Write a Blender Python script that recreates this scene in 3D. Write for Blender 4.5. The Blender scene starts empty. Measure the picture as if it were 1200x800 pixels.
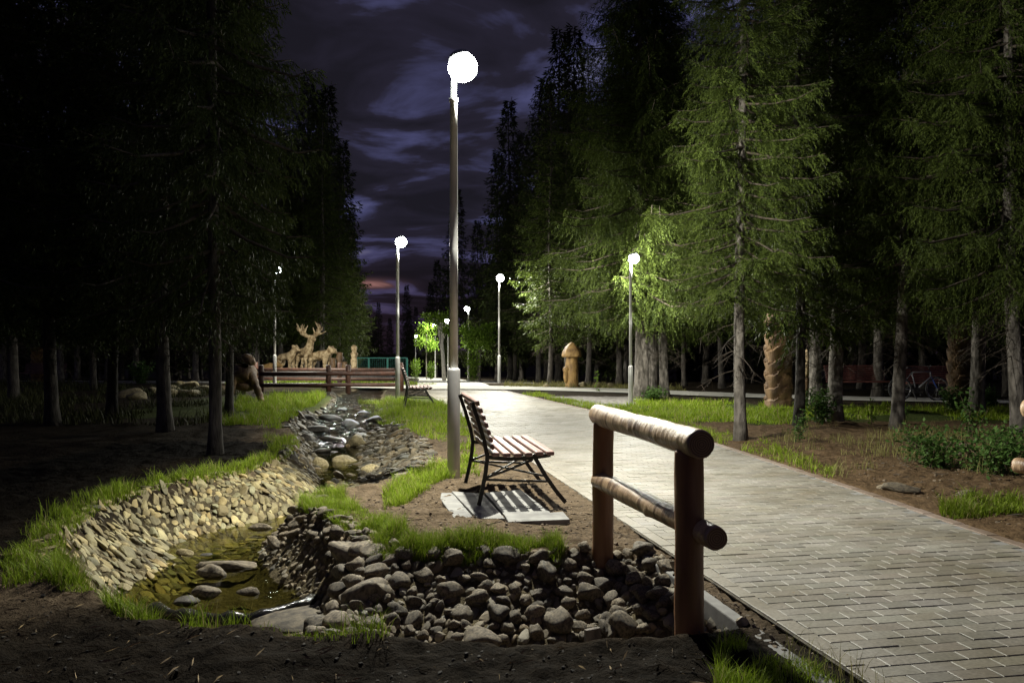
import bpy, math, random
import numpy as np
from mathutils import Vector, Matrix, noise

PI = math.pi
rng = np.random.default_rng(7)
random.seed(7)
SC = bpy.context.scene
COL = SC.collection

# ------------------------------------------------------------------ camera
HC = 1.40            # eye height
FPX = 930.0          # focal length in photo pixels (1200 wide)
HZ = 410.0           # horizon row
cd = bpy.data.cameras.new("camera")
cam = bpy.data.objects.new("camera", cd)
COL.objects.link(cam)
cam.location = (0, 0, HC)
cam.rotation_euler = (PI / 2, 0, 0)
cd.sensor_width = 36.0
cd.lens = 36.0 * FPX / 1200.0
cd.shift_y = 10.0 / 1200.0
cd.clip_start = 0.05
cd.clip_end = 1500
SC.camera = cam

# ------------------------------------------------------------------ light settings
LAMP_W = 2700.0      # watts of one park lamp
EXPOSURE = 0.0
SKY_GAIN = 1.0
SC.render.engine = "CYCLES"
SC.cycles.use_denoising = True
SC.cycles.max_bounces = 5
SC.cycles.diffuse_bounces = 2
SC.cycles.glossy_bounces = 2
SC.cycles.transmission_bounces = 3
SC.cycles.transparent_max_bounces = 6
SC.cycles.sample_clamp_indirect = 3.0
SC.view_settings.view_transform = "Standard"
SC.view_settings.look = "None"
SC.view_settings.exposure = EXPOSURE
SC.view_settings.gamma = 1.0


def build_world():
    w = bpy.data.worlds.new("World")
    SC.world = w
    w.use_nodes = True
    nt = w.node_tree
    N, L = nt.nodes, nt.links
    N.clear()
    out = N.new("ShaderNodeOutputWorld")
    bg = N.new("ShaderNodeBackground")
    tc = N.new("ShaderNodeTexCoord")
    sep = N.new("ShaderNodeSeparateXYZ")
    L.new(tc.outputs["Generated"], sep.inputs[0])
    # project the direction on a cloud plane
    zc = N.new("ShaderNodeMath"); zc.operation = "MAXIMUM"; zc.inputs[1].default_value = 0.03
    L.new(sep.outputs[2], zc.inputs[0])
    za = N.new("ShaderNodeMath"); za.operation = "ADD"; za.inputs[1].default_value = 0.16
    L.new(zc.outputs[0], za.inputs[0])
    dx = N.new("ShaderNodeMath"); dx.operation = "DIVIDE"
    dy = N.new("ShaderNodeMath"); dy.operation = "DIVIDE"
    L.new(sep.outputs[0], dx.inputs[0]); L.new(za.outputs[0], dx.inputs[1])
    L.new(sep.outputs[1], dy.inputs[0]); L.new(za.outputs[0], dy.inputs[1])
    cm = N.new("ShaderNodeCombineXYZ")
    L.new(dx.outputs[0], cm.inputs[0]); L.new(dy.outputs[0], cm.inputs[1])
    mp = N.new("ShaderNodeMapping")
    mp.inputs["Scale"].default_value = (1.1, 1.5, 1)
    mp.inputs["Location"].default_value = (3.3, 1.45, 0)
    L.new(cm.outputs[0], mp.inputs[0])
    n1 = N.new("ShaderNodeTexNoise")
    n1.inputs["Scale"].default_value = 1.6
    n1.inputs["Detail"].default_value = 7
    n1.inputs["Roughness"].default_value = 0.52
    n1.inputs["Distortion"].default_value = 0.6
    L.new(mp.outputs[0], n1.inputs["Vector"])
    cr = N.new("ShaderNodeValToRGB")
    e = cr.color_ramp.elements
    e[0].position = 0.40; e[0].color = (0.0110, 0.0100, 0.0155, 1)
    e[1].position = 0.74; e[1].color = (0.17, 0.17, 0.27, 1)
    m = e.new(0.50); m.color = (0.0180, 0.0160, 0.0280, 1)
    m = e.new(0.59); m.color = (0.062, 0.064, 0.15, 1)
    L.new(n1.outputs["Fac"], cr.inputs[0])
    # pinkish band close to the horizon
    hr = N.new("ShaderNodeValToRGB")
    h = hr.color_ramp.elements
    h[0].position = 0.02; h[0].color = (0.75, 0.50, 0.45, 1)
    h[1].position = 0.16; h[1].color = (1, 1, 1, 1)
    L.new(sep.outputs[2], hr.inputs[0])
    mx = N.new("ShaderNodeMixRGB"); mx.blend_type = "MULTIPLY"; mx.inputs[0].default_value = 1
    L.new(cr.outputs[0], mx.inputs[1]); L.new(hr.outputs[0], mx.inputs[2])
    # last reddish cloud low in the west (left of the path)
    dv = N.new("ShaderNodeMath"); dv.operation = "DIVIDE"; L.new(sep.outputs[0], dv.inputs[0]); L.new(sep.outputs[1], dv.inputs[1])
    def gauss(src, c, w, extra=None):
        a = N.new("ShaderNodeMath"); a.operation = "SUBTRACT"; a.inputs[1].default_value = c; L.new(src, a.inputs[0])
        q = N.new("ShaderNodeMath"); q.operation = "DIVIDE"; q.inputs[1].default_value = w; L.new(a.outputs[0], q.inputs[0])
        p = N.new("ShaderNodeMath"); p.operation = "MULTIPLY"; L.new(q.outputs[0], p.inputs[0]); L.new(q.outputs[0], p.inputs[1])
        return p.outputs[0]
    def mth(op, a, b_):
        o = N.new("ShaderNodeMath"); o.operation = op
        for i_, x_ in enumerate((a, b_)):
            if isinstance(x_, (int, float)): o.inputs[i_].default_value = x_
            else: L.new(x_, o.inputs[i_])
        return o.outputs[0]
    sm = mth("ADD", gauss(dv.outputs[0], -0.172, 0.026), gauss(sep.outputs[2], 0.081, 0.005))
    sm = mth("ADD", sm, mth("MULTIPLY", mth("SUBTRACT", n1.outputs["Fac"], 0.45), 11.0))
    mk = mth("POWER", 2.718, mth("MULTIPLY", sm, -1.0))
    mk = mth("MINIMUM", mk, 1.0)
    pk = N.new("ShaderNodeMixRGB"); pk.inputs[2].default_value = (0.26, 0.125, 0.115, 1)
    fr_ = mth("MULTIPLY", mk, mth("GREATER_THAN", sep.outputs[1], 0.0))
    L.new(fr_, pk.inputs[0]); L.new(mx.outputs[0], pk.inputs[1])
    L.new(pk.outputs[0], bg.inputs[0])
    bg.inputs[1].default_value = SKY_GAIN
    L.new(bg.outputs[0], out.inputs[0])


build_world()


# ------------------------------------------------------------------ helpers
def P(px, py, z=0.0):
    """a photograph pixel seen at height z -> ground point"""
    Y = FPX * (HC - z) / (py - HZ)
    return Vector(((px - 600.0) / FPX * Y, Y, z))


def A(px, Y, z=0.0):
    return Vector(((px - 600.0) / FPX * Y, Y, z))


def tag(o, label=None, cat=None, group=None, kind=None):
    if label: o["label"] = label
    if cat: o["category"] = cat
    if group: o["group"] = group
    if kind: o["kind"] = kind
    return o


def empty(name, loc=(0, 0, 0), rz=0.0, label=None, cat=None, group=None):
    o = bpy.data.objects.new(name, None)
    COL.objects.link(o)
    o.location = loc
    o.rotation_euler = (0, 0, rz)
    o.empty_display_size = 0.2
    return tag(o, label, cat, group)


def mesh_np(name, V, F, mat, parent=None, smooth=False, attr=None):
    """V (n,3) array, F (m,k) array of equal-sized faces or list of such arrays"""
    V = np.asarray(V, dtype=np.float32)
    if not isinstance(F, list): F = [F]
    F = [np.asarray(f, dtype=np.int32) for f in F if len(f)]
    me = bpy.data.meshes.new(name)
    me.vertices.add(len(V))
    me.vertices.foreach_set("co", V.ravel())
    nl = sum(f.size for f in F)
    nf = sum(len(f) for f in F)
    me.loops.add(nl)
    me.loops.foreach_set("vertex_index", np.concatenate([f.ravel() for f in F]))
    me.polygons.add(nf)
    tot = np.concatenate([np.full(len(f), f.shape[1], dtype=np.int32) for f in F])
    st = np.concatenate([[0], np.cumsum(tot)[:-1]]).astype(np.int32)
    me.polygons.foreach_set("loop_start", st)
    me.polygons.foreach_set("loop_total", tot)
    me.polygons.foreach_set("use_smooth", np.full(nf, smooth))
    if attr is not None:
        for an, arr in attr.items():
            a = me.attributes.new(an, "FLOAT_COLOR", "POINT")
            arr = np.asarray(arr, dtype=np.float32)
            if arr.shape[1] == 3:
                arr = np.concatenate([arr, np.ones((len(arr), 1), np.float32)], 1)
            a.data.foreach_set("color", arr.ravel())
    me.update(calc_edges=True)
    me.validate()
    if mat: me.materials.append(mat)
    o = bpy.data.objects.new(name, me)
    COL.objects.link(o)
    if parent: o.parent = parent
    return o


class MB:
    def __init__(s):
        s.v = []; s.f = []

    def add(s, vs, fs, M=None):
        n = len(s.v)
        for v in vs:
            v = Vector(v)
            s.v.append(M @ v if M else v)
        for f in fs:
            s.f.append([i + n for i in f])
        return s

    def box(s, c, d, M=None, rot=None, taper=1.0):
        hx, hy, hz = d[0] / 2, d[1] / 2, d[2] / 2
        R = rot.to_4x4() if rot is not None else Matrix.Identity(4)
        T = Matrix.Translation(c) @ R
        if M: T = M @ T
        vs = [T @ Vector((x * (taper if z > 0 else 1), y * (taper if z > 0 else 1), z)) for z in (-hz, hz) for y in (-hy, hy) for x in (-hx, hx)]
        fs = [(0, 2, 3, 1), (4, 5, 7, 6), (0, 1, 5, 4), (2, 6, 7, 3), (0, 4, 6, 2), (1, 3, 7, 5)]
        return s.add(vs, fs)

    def tube(s, pts, r, n=8, cap=True, jit=0.0, twist=0.0):
        pts = [Vector(p) for p in pts]
        if not hasattr(r, "__len__"): r = [r] * len(pts)
        rings = []
        up = Vector((0, 0, 1))
        d0 = (pts[1] - pts[0]).normalized()
        if abs(d0.dot(up)) > 0.95: up = Vector((1, 0, 0))
        a = d0.cross(up).normalized()
        for i, p in enumerate(pts):
            d = (pts[min(i + 1, len(pts) - 1)] - pts[max(i - 1, 0)])
            if d.length < 1e-9: d = d0.copy()
            d.normalize()
            a = (a - d * a.dot(d)).normalized()
            b = d.cross(a)
            ring = []
            for k in range(n):
                t = 2 * PI * k / n + twist
                rr = r[i] * (1 + (random.uniform(-jit, jit) if jit else 0))
                ring.append(p + a * math.cos(t) * rr + b * math.sin(t) * rr)
            rings.append(ring)
        base = len(s.v)
        for ring in rings: s.v.extend(ring)
        for i in range(len(pts) - 1):
            for k in range(n):
                k2 = (k + 1) % n
                s.f.append([base + i * n + k, base + i * n + k2, base + (i + 1) * n + k2, base + (i + 1) * n + k])
        if cap:
            s.f.append([base + k for k in range(n)][::-1])
            s.f.append([base + (len(pts) - 1) * n + k for k in range(n)])
        return s

    def lathe(s, prof, n=16, c=(0, 0, 0), fn=None):
        base = len(s.v)
        c = Vector(c)
        for i, (r, z) in enumerate(prof):
            for k in range(n):
                t = 2 * PI * k / n
                rr = r * (fn(t, z) if fn else 1)
                s.v.append(c + Vector((rr * math.cos(t), rr * math.sin(t), z)))
        for i in range(len(prof) - 1):
            for k in range(n):
                k2 = (k + 1) % n
                s.f.append([base + i * n + k, base + i * n + k2, base + (i + 1) * n + k2, base + (i + 1) * n + k])
        s.f.append([base + k for k in range(n)][::-1])
        s.f.append([base + (len(prof) - 1) * n + k for k in range(n)])
        return s

    def build(s, name, mat, parent=None, smooth=False, bevel=0.0, seg=2):
        me = bpy.data.meshes.new(name)
        me.from_pydata([tuple(v) for v in s.v], [], s.f)
        me.update()
        if mat: me.materials.append(mat)
        if smooth: me.polygons.foreach_set("use_smooth", [True] * len(me.polygons))
        o = bpy.data.objects.new(name, me)
        COL.objects.link(o)
        if parent: o.parent = parent
        if bevel:
            m = o.modifiers.new("bevel", "BEVEL"); m.width = bevel; m.segments = seg; m.limit_method = "ANGLE"; m.angle_limit = 0.6
        return o


def copy_tree(o, parent=None):
    c = o.copy(); COL.objects.link(c)
    c.parent = parent
    for ch in list(o.children): copy_tree(ch, c)
    return c


def place(o, loc, rz=0.0, sc=None, label=None, group=None):
    o.location = loc
    o.rotation_euler = (0, 0, rz)
    if sc is not None: o.scale = (sc, sc, sc) if not hasattr(sc, "__len__") else sc
    if label: o["label"] = label
    if group: o["group"] = group
    return o


# numpy value noise ------------------------------------------------
_perm = rng.random((256, 256))


def vnoise(x, y):
    xi = np.floor(x).astype(int); yi = np.floor(y).astype(int)
    fx = x - xi; fy = y - yi
    fx = fx * fx * (3 - 2 * fx); fy = fy * fy * (3 - 2 * fy)
    a = _perm[xi % 256, yi % 256]; b = _perm[(xi + 1) % 256, yi % 256]
    c = _perm[xi % 256, (yi + 1) % 256]; d = _perm[(xi + 1) % 256, (yi + 1) % 256]
    return (a * (1 - fx) + b * fx) * (1 - fy) + (c * (1 - fx) + d * fx) * fy


def fbm(x, y, oct=4, gain=0.5):
    s = 0; a = 1; t = 0
    for i in range(oct):
        s = s + a * (vnoise(x * 2 ** i + 17.3 * i, y * 2 ** i + 5.1 * i) - 0.5)
        t += a; a *= gain
    return s / t


def sstep(a, b, x):
    t = np.clip((x - a) / (b - a), 0, 1)
    return t * t * (3 - 2 * t)


# ------------------------------------------------------------------ materials
def mat_base(name):
    m = bpy.data.materials.new(name); m.use_nodes = True
    nt = m.node_tree
    b = nt.nodes["Principled BSDF"]
    return m, nt, nt.nodes, nt.links, b


def pm(name, c1, c2=None, scale=8.0, rough=0.8, bump=0.0, bscale=None, detail=6, metal=0.0, coord="Object", stretch=(1, 1, 1), tone=False,
       spec=0.5, rand=0.0, ramp=(0.35, 0.65), bdist=0.02, coat=0.0):
    m, nt, N, L, b = mat_base(name)
    b.inputs["Roughness"].default_value = rough
    b.inputs["Metallic"].default_value = metal
    b.inputs["Specular IOR Level"].default_value = spec
    b.inputs["Coat Weight"].default_value = coat
    if coord == "World":
        g = N.new("ShaderNodeNewGeometry"); src = g.outputs["Position"]
    else:
        g = N.new("ShaderNodeTexCoord"); src = g.outputs["Object"]
        oi = N.new("ShaderNodeObjectInfo")
        ad = N.new("ShaderNodeVectorMath"); ad.operation = "ADD"
        ml = N.new("ShaderNodeMath"); ml.operation = "MULTIPLY"; ml.inputs[1].default_value = 37.0
        L.new(oi.outputs["Random"], ml.inputs[0])
        L.new(src, ad.inputs[0]); L.new(ml.outputs[0], ad.inputs[1])
        src = ad.outputs[0]
    mp = N.new("ShaderNodeMapping"); mp.inputs["Scale"].default_value = stretch
    L.new(src, mp.inputs[0])
    n = N.new("ShaderNodeTexNoise"); n.inputs["Scale"].default_value = scale; n.inputs["Detail"].default_value = detail
    L.new(mp.outputs[0], n.inputs["Vector"])
    cr = N.new("ShaderNodeValToRGB")
    e = cr.color_ramp.elements
    e[0].position = ramp[0]; e[0].color = (*c1, 1)
    e[1].position = ramp[1]; e[1].color = (*(c2 or c1), 1)
    L.new(n.outputs["Fac"], cr.inputs[0])
    col = cr.outputs[0]
    if rand and coord != "World":
        hs = N.new("ShaderNodeHueSaturation")
        mr = N.new("ShaderNodeMapRange"); mr.inputs[3].default_value = 1 - rand; mr.inputs[4].default_value = 1 + rand
        L.new(oi.outputs["Random"], mr.inputs[0]); L.new(mr.outputs[0], hs.inputs["Value"])
        L.new(col, hs.inputs["Color"]); col = hs.outputs[0]
    if tone:
        at = N.new("ShaderNodeAttribute"); at.attribute_name = "tone"
        mt = N.new("ShaderNodeMixRGB"); mt.blend_type = "MULTIPLY"; mt.inputs[0].default_value = 1
        L.new(col, mt.inputs[1]); L.new(at.outputs["Color"], mt.inputs[2]); col = mt.outputs[0]
    L.new(col, b.inputs["Base Color"])
    if bump:
        n2 = N.new("ShaderNodeTexNoise"); n2.inputs["Scale"].default_value = bscale or scale * 3; n2.inputs["Detail"].default_value = 8
        n2.inputs["Roughness"].default_value = 0.6
        L.new(mp.outputs[0], n2.inputs["Vector"])
        bp = N.new("ShaderNodeBump"); bp.inputs["Strength"].default_value = bump; bp.inputs["Distance"].default_value = bdist
        L.new(n2.outputs["Fac"], bp.inputs["Height"]); L.new(bp.outputs[0], b.inputs["Normal"])
    return m


def leaf_mat(name, c1, c2, rough=0.55, trans=0.25, straw=False):
    """foliage: diffuse + a little translucency, colour varies per blade (attribute 'tint') and per object"""
    m, nt, N, L, b = mat_base(name)
    at = N.new("ShaderNodeAttribute"); at.attribute_name = "tint"
    oi = N.new("ShaderNodeObjectInfo")
    mx = N.new("ShaderNodeMixRGB"); mx.inputs[1].default_value = (*c1, 1); mx.inputs[2].default_value = (*c2, 1)
    L.new(at.outputs["Fac"], mx.inputs[0])
    if straw:
        gt = N.new("ShaderNodeMath"); gt.operation = "GREATER_THAN"; gt.inputs[1].default_value = 0.90; L.new(at.outputs["Fac"], gt.inputs[0])
        m3 = N.new("ShaderNodeMixRGB"); m3.inputs[2].default_value = (0.30, 0.26, 0.11, 1)
        L.new(gt.outputs[0], m3.inputs[0]); L.new(mx.outputs[0], m3.inputs[1]); mx = m3
    hs = N.new("ShaderNodeHueSaturation")
    mr = N.new("ShaderNodeMapRange"); mr.inputs[3].default_value = 0.8; mr.inputs[4].default_value = 1.2
    L.new(oi.outputs["Random"], mr.inputs[0]); L.new(mr.outputs[0], hs.inputs["Value"])
    L.new(mx.outputs[0], hs.inputs["Color"])
    L.new(hs.outputs[0], b.inputs["Base Color"])
    b.inputs["Roughness"].default_value = rough
    b.inputs["Specular IOR Level"].default_value = 0.08
    tr = N.new("ShaderNodeBsdfTranslucent"); L.new(hs.outputs[0], tr.inputs[0])
    ms = N.new("ShaderNodeMixShader"); ms.inputs[0].default_value = trans
    L.new(b.outputs[0], ms.inputs[1]); L.new(tr.outputs[0], ms.inputs[2])
    L.new(ms.outputs[0], N["Material Output"].inputs[0])
    return m


M = {}
M["bark_shaded"] = pm("shaded_spruce_bark", (0.022, 0.018, 0.014), (0.075, 0.064, 0.054), 14, 0.9, 0.9, 26, stretch=(1, 1, 0.35), bdist=0.03, rand=0.4)  # shade painted in: darker bark copy for trees standing in darkness
M["bark"] = pm("spruce_bark", (0.05, 0.042, 0.034), (0.19, 0.168, 0.145), 14, 0.9, 0.9, 26, stretch=(1, 1, 0.35), bdist=0.03, rand=0.25)
M["twig"] = pm("spruce_twigs", (0.03, 0.022, 0.015), (0.075, 0.056, 0.040), 14, 0.9)
M["needle"] = leaf_mat("spruce_needles", (0.020, 0.030, 0.008), (0.092, 0.124, 0.024))
M["needle_shaded"] = leaf_mat("shaded_spruce_needles", (0.022, 0.030, 0.009), (0.055, 0.072, 0.020))  # needle colour lowered to stand for unlit crowns
M["grass"] = leaf_mat("grass_blades", (0.095, 0.145, 0.010), (0.270, 0.370, 0.030), trans=0.3, straw=True)
M["dry"] = leaf_mat("dry_grass_blades", (0.10, 0.10, 0.03), (0.26, 0.24, 0.09), trans=0.3)
M["undergrowth"] = leaf_mat("dimmed_undergrowth", (0.022, 0.026, 0.008), (0.055, 0.058, 0.020), trans=0.1)  # colour darkened so the left undergrowth looks barely lit
M["leafy"] = leaf_mat("shrub_leaves", (0.030, 0.070, 0.014), (0.085, 0.150, 0.035), trans=0.3)
M["leafy_lit"] = leaf_mat("lit_tone_leaves", (0.08, 0.15, 0.015), (0.18, 0.28, 0.04), trans=0.4)  # brighter leaf copy, lamplight put into the colour
M["stem"] = pm("shrub_stems", (0.07, 0.05, 0.03), (0.12, 0.09, 0.05), 10, 0.8)
M["stone"] = pm("river_stone", (0.040, 0.029, 0.017), (0.19, 0.152, 0.098), 5, 0.75, 0.5, 30, rand=0.4, bdist=0.01)
M["stone_yellow"] = pm("sandstone", (0.12, 0.095, 0.045), (0.28, 0.23, 0.12), 5, 0.8, 0.5, 25, rand=0.25, bdist=0.012)
M["stone_wet"] = pm("wet_stone", (0.016, 0.013, 0.010), (0.055, 0.046, 0.033), 6, 0.62, 0.5, 25, rand=0.35, bdist=0.01)
M["stone_fill"] = pm("broken_stone", (0.06, 0.048, 0.030), (0.30, 0.25, 0.17), 3.5, 0.8, 0.5, 40, coord="World", tone=True, bdist=0.01, ramp=(0.3, 0.7))
M["clod_dark"] = pm("damp_shaded_soil_clods", (0.008, 0.006, 0.004), (0.03, 0.023, 0.015), 6, 0.9, 0.6, 60, coord="World", bdist=0.01)  # damp clods, with the foreground's lack of light also painted in
M["rubble"] = pm("damp_rubble", (0.03, 0.024, 0.014), (0.15, 0.12, 0.07), 3.5, 0.7, 0.5, 40, coord="World", bdist=0.01, ramp=(0.3, 0.7), tone=True)
M["bank"] = pm("bank_cobbles", (0.10, 0.078, 0.032), (0.36, 0.30, 0.145), 5.5, 0.75, 0.7, 40, coord="World", tone=True, bdist=0.01, ramp=(0.3, 0.7))
M["concrete"] = pm("concrete", (0.14, 0.135, 0.13), (0.24, 0.235, 0.22), 6, 0.85, 0.3, 60, bdist=0.004)
M["steel"] = pm("galvanised_steel", (0.42, 0.415, 0.40), (0.52, 0.515, 0.50), 5, 0.38, 0.05, 40, metal=0.3)
M["head"] = pm("lamp_housing_grey", (0.25, 0.25, 0.25), (0.32, 0.32, 0.32), 4, 0.4, metal=0.3)
M["iron"] = pm("black_iron", (0.012, 0.012, 0.012), (0.025, 0.022, 0.020), 12, 0.45, 0.1, 60)
M["slat"] = pm("bench_slat_wood", (0.16, 0.085, 0.070), (0.27, 0.16, 0.14), 6, 0.45, 0.25, 30, stretch=(6, 0.6, 6), rand=0.15, bdist=0.003)
M["redslat"] = pm("red_bench_wood", (0.11, 0.035, 0.026), (0.17, 0.06, 0.045), 6, 0.5, 0.2, 30, stretch=(0.6, 6, 6), bdist=0.003)
M["darkslat"] = pm("dark_bench_wood", (0.10, 0.045, 0.035), (0.17, 0.085, 0.07), 6, 0.5, 0.2, 30, stretch=(6, 0.6, 6), bdist=0.003)
M["log"] = pm("railing_log", (0.13, 0.07, 0.035), (0.40, 0.27, 0.16), 3.2, 0.42, 0.8, 6, stretch=(1.0, 4.0, 1.0), bdist=0.02, coat=0.25, ramp=(0.36, 0.5))
M["post"] = pm("railing_post", (0.15, 0.062, 0.024), (0.27, 0.125, 0.052), 5, 0.5, 0.4, 14, stretch=(2.5, 2.5, 0.4), bdist=0.008, coat=0.1)
M["logend"] = pm("log_end_grain", (0.15, 0.075, 0.035), (0.28, 0.16, 0.08), 16, 0.7, 0.4, 40)
M["carved"] = pm("carved_wood", (0.15, 0.08, 0.026), (0.42, 0.26, 0.09), 7, 0.6, 1.0, 12, stretch=(1, 1, 0.5), bdist=0.05, coat=0.1)
M["carved_pale"] = pm("pale_carved_wood", (0.22, 0.14, 0.06), (0.70, 0.54, 0.32), 7, 0.6, 1.0, 11, bdist=0.07)
M["carved_dark"] = pm("dark_carved_wood", (0.06, 0.032, 0.016), (0.20, 0.12, 0.058), 4, 0.6, 0.6, 22, stretch=(1, 1, 0.6), bdist=0.03)
M["rail_dark"] = pm("dark_rail_wood", (0.035, 0.014, 0.008), (0.08, 0.032, 0.018), 8, 0.6, 0.3, 20, bdist=0.006)
M["green"] = pm("green_fence_paint", (0.02, 0.22, 0.17), (0.03, 0.28, 0.22), 5, 0.5)
M["birch"] = pm("birch_bark", (0.55, 0.52, 0.46), (0.20, 0.18, 0.16), 9, 0.8, 0.3, 20, stretch=(1, 1, 2.5), ramp=(0.55, 0.7))
M["tyre"] = pm("bicycle_tyre", (0.02, 0.02, 0.02), (0.03, 0.03, 0.03), 5, 0.7)
M["chrome"] = pm("bicycle_metal", (0.5, 0.5, 0.52), (0.6, 0.6, 0.6), 5, 0.25, metal=0.9)
M["bikeframe"] = pm("bicycle_frame_paint", (0.16, 0.165, 0.18), (0.22, 0.22, 0.23), 5, 0.3, coat=0.4)
M["bikeblue"] = pm("blue_bicycle_plastic", (0.03, 0.08, 0.35), (0.04, 0.10, 0.4), 5, 0.4)


def glow_mat():
    m, nt, N, L, b = mat_base("lamp_bowl_glow")
    em = N.new("ShaderNodeEmission"); em.inputs[0].default_value = (0.93, 1.0, 0.93, 1); em.inputs[1].default_value = 60
    L.new(em.outputs[0], N["Material Output"].inputs[0])
    return m


M["glow"] = glow_mat()


def water_mat(name, tint, bump, bscale, rough=0.03, dist=0.02):
    m, nt, N, L, b = mat_base(name)
    N.remove(b)
    tr = N.new("ShaderNodeBsdfTransparent"); tr.inputs[0].default_value = (*tint, 1)
    gl = N.new("ShaderNodeBsdfGlossy"); gl.inputs["Roughness"].default_value = rough
    fr = N.new("ShaderNodeFresnel"); fr.inputs[0].default_value = 1.33
    g = N.new("ShaderNodeNewGeometry")
    mp = N.new("ShaderNodeMapping"); mp.inputs["Scale"].default_value = (0.6, 1.5, 1)
    L.new(g.outputs["Position"], mp.inputs[0])
    n = N.new("ShaderNodeTexNoise"); n.inputs["Scale"].default_value = bscale; n.inputs["Detail"].default_value = 4
    L.new(mp.outputs[0], n.inputs["Vector"])
    bp = N.new("ShaderNodeBump"); bp.inputs["Strength"].default_value = bump; bp.inputs["Distance"].default_value = dist
    L.new(n.outputs["Fac"], bp.inputs["Height"])
    L.new(bp.outputs[0], gl.inputs["Normal"]); L.new(bp.outputs[0], fr.inputs["Normal"])
    mx = N.new("ShaderNodeMixShader")
    L.new(fr.outputs[0], mx.inputs[0]); L.new(tr.outputs[0], mx.inputs[1]); L.new(gl.outputs[0], mx.inputs[2])
    L.new(mx.outputs[0], N["Material Output"].inputs[0])
    return m


M["water"] = water_mat("pond_water", (0.60, 0.60, 0.36), 0.3, 6)
M["rapids"] = water_mat("running_water", (0.65, 0.6, 0.45), 1.0, 26, 0.08, 0.06)

# ------------------------------------------------------------------ terrain
CH = [(-3.45, 6.4), (-3.6, 7.2), (-3.4, 7.8), (-3.22, 8.5), (-2.95, 9.3), (-2.88, 10.3), (-3.1, 11.6), (-3.7, 13.2), (-4.2, 15), (-4.6, 18), (-5.0, 21), (-5.6, 25),
      (-6.0, 30), (-4.6, 30), (-4.0, 25), (-3.2, 20.5), (-2.5, 17.5), (-2.05, 15.5), (-1.75, 13), (-1.35, 11), (-1.15, 9.6), (-1.25, 8.7), (-1.55, 8.15), (-1.85, 7.7),
      (-1.95, 7.1), (-1.55, 6.3), (-1.15, 5.75), (-0.8, 5.45), (-0.3, 5.4), (0.3, 5.35), (0.55, 5.5), (0.90, 5.55), (1.15, 4.4), (1.22, 3.95), (0.7, 3.80), (0.0, 3.78),
      (-0.8, 3.85), (-1.25, 3.9), (-1.75, 4.0), (-2.2, 4.25), (-2.75, 4.85), (-3.2, 5.6)]
CHN = np.array(CH)


def smooth_poly(P0, it=2):
    p = P0
    for _ in range(it):
        q = np.roll(p, -1, 0)
        p = np.stack([0.75 * p + 0.25 * q, 0.25 * p + 0.75 * q], 1).reshape(-1, 2)
    return p


CHS = smooth_poly(CHN, 2)


def poly_dist(X, Y, Pn):
    """signed distance (positive inside)"""
    X = np.asarray(X, float); Y = np.asarray(Y, float)
    d = np.full(X.shape, 1e9); ins = np.zeros(X.shape, bool)
    n = len(Pn)
    for i in range(n):
        x1, y1 = Pn[i]; x2, y2 = Pn[(i + 1) % n]
        dx, dy = x2 - x1, y2 - y1
        t = np.clip(((X - x1) * dx + (Y - y1) * dy) / (dx * dx + dy * dy + 1e-12), 0, 1)
        dd = np.hypot(X - x1 - t * dx, Y - y1 - t * dy)
        d = np.minimum(d, dd)
        if abs(dy) > 1e-12:
            c = ((y1 > Y) != (y2 > Y)) & (X < dx * (Y - y1) / dy + x1)
            ins ^= c
    return np.where(ins, d, -d)


def chan(X, Y):
    X = np.asarray(X, float); Y = np.asarray(Y, float)
    out = np.full(X.shape, -5.0)
    m = (X > -8) & (X < 3) & (Y > 2) & (Y < 33)
    if m.any(): out[m] = poly_dist(X[m], Y[m], CHS)
    return out


XR_Y = [-2, 3, 5.74, 8.14, 11.8, 18.1, 22.4, 26, 30, 60, 85, 140]
XR_X = [4.0, 3.9, 3.70, 3.5, 3.10, 1.95, 0.96, 0.1, -0.8, -4.0, -9.0, -20]


def XLf(Y):
    return np.interp(Y, [-2, 11.3, 26, 30, 60, 85, 140], [2.53, 0.0, -2.8, -3.6, -7.0, -12.0, -23])


def XRf(Y):
    return np.interp(Y, XR_Y, XR_X)


def slope(Y):
    return -0.03 * np.clip(Y - 33, 0, 90)


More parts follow.
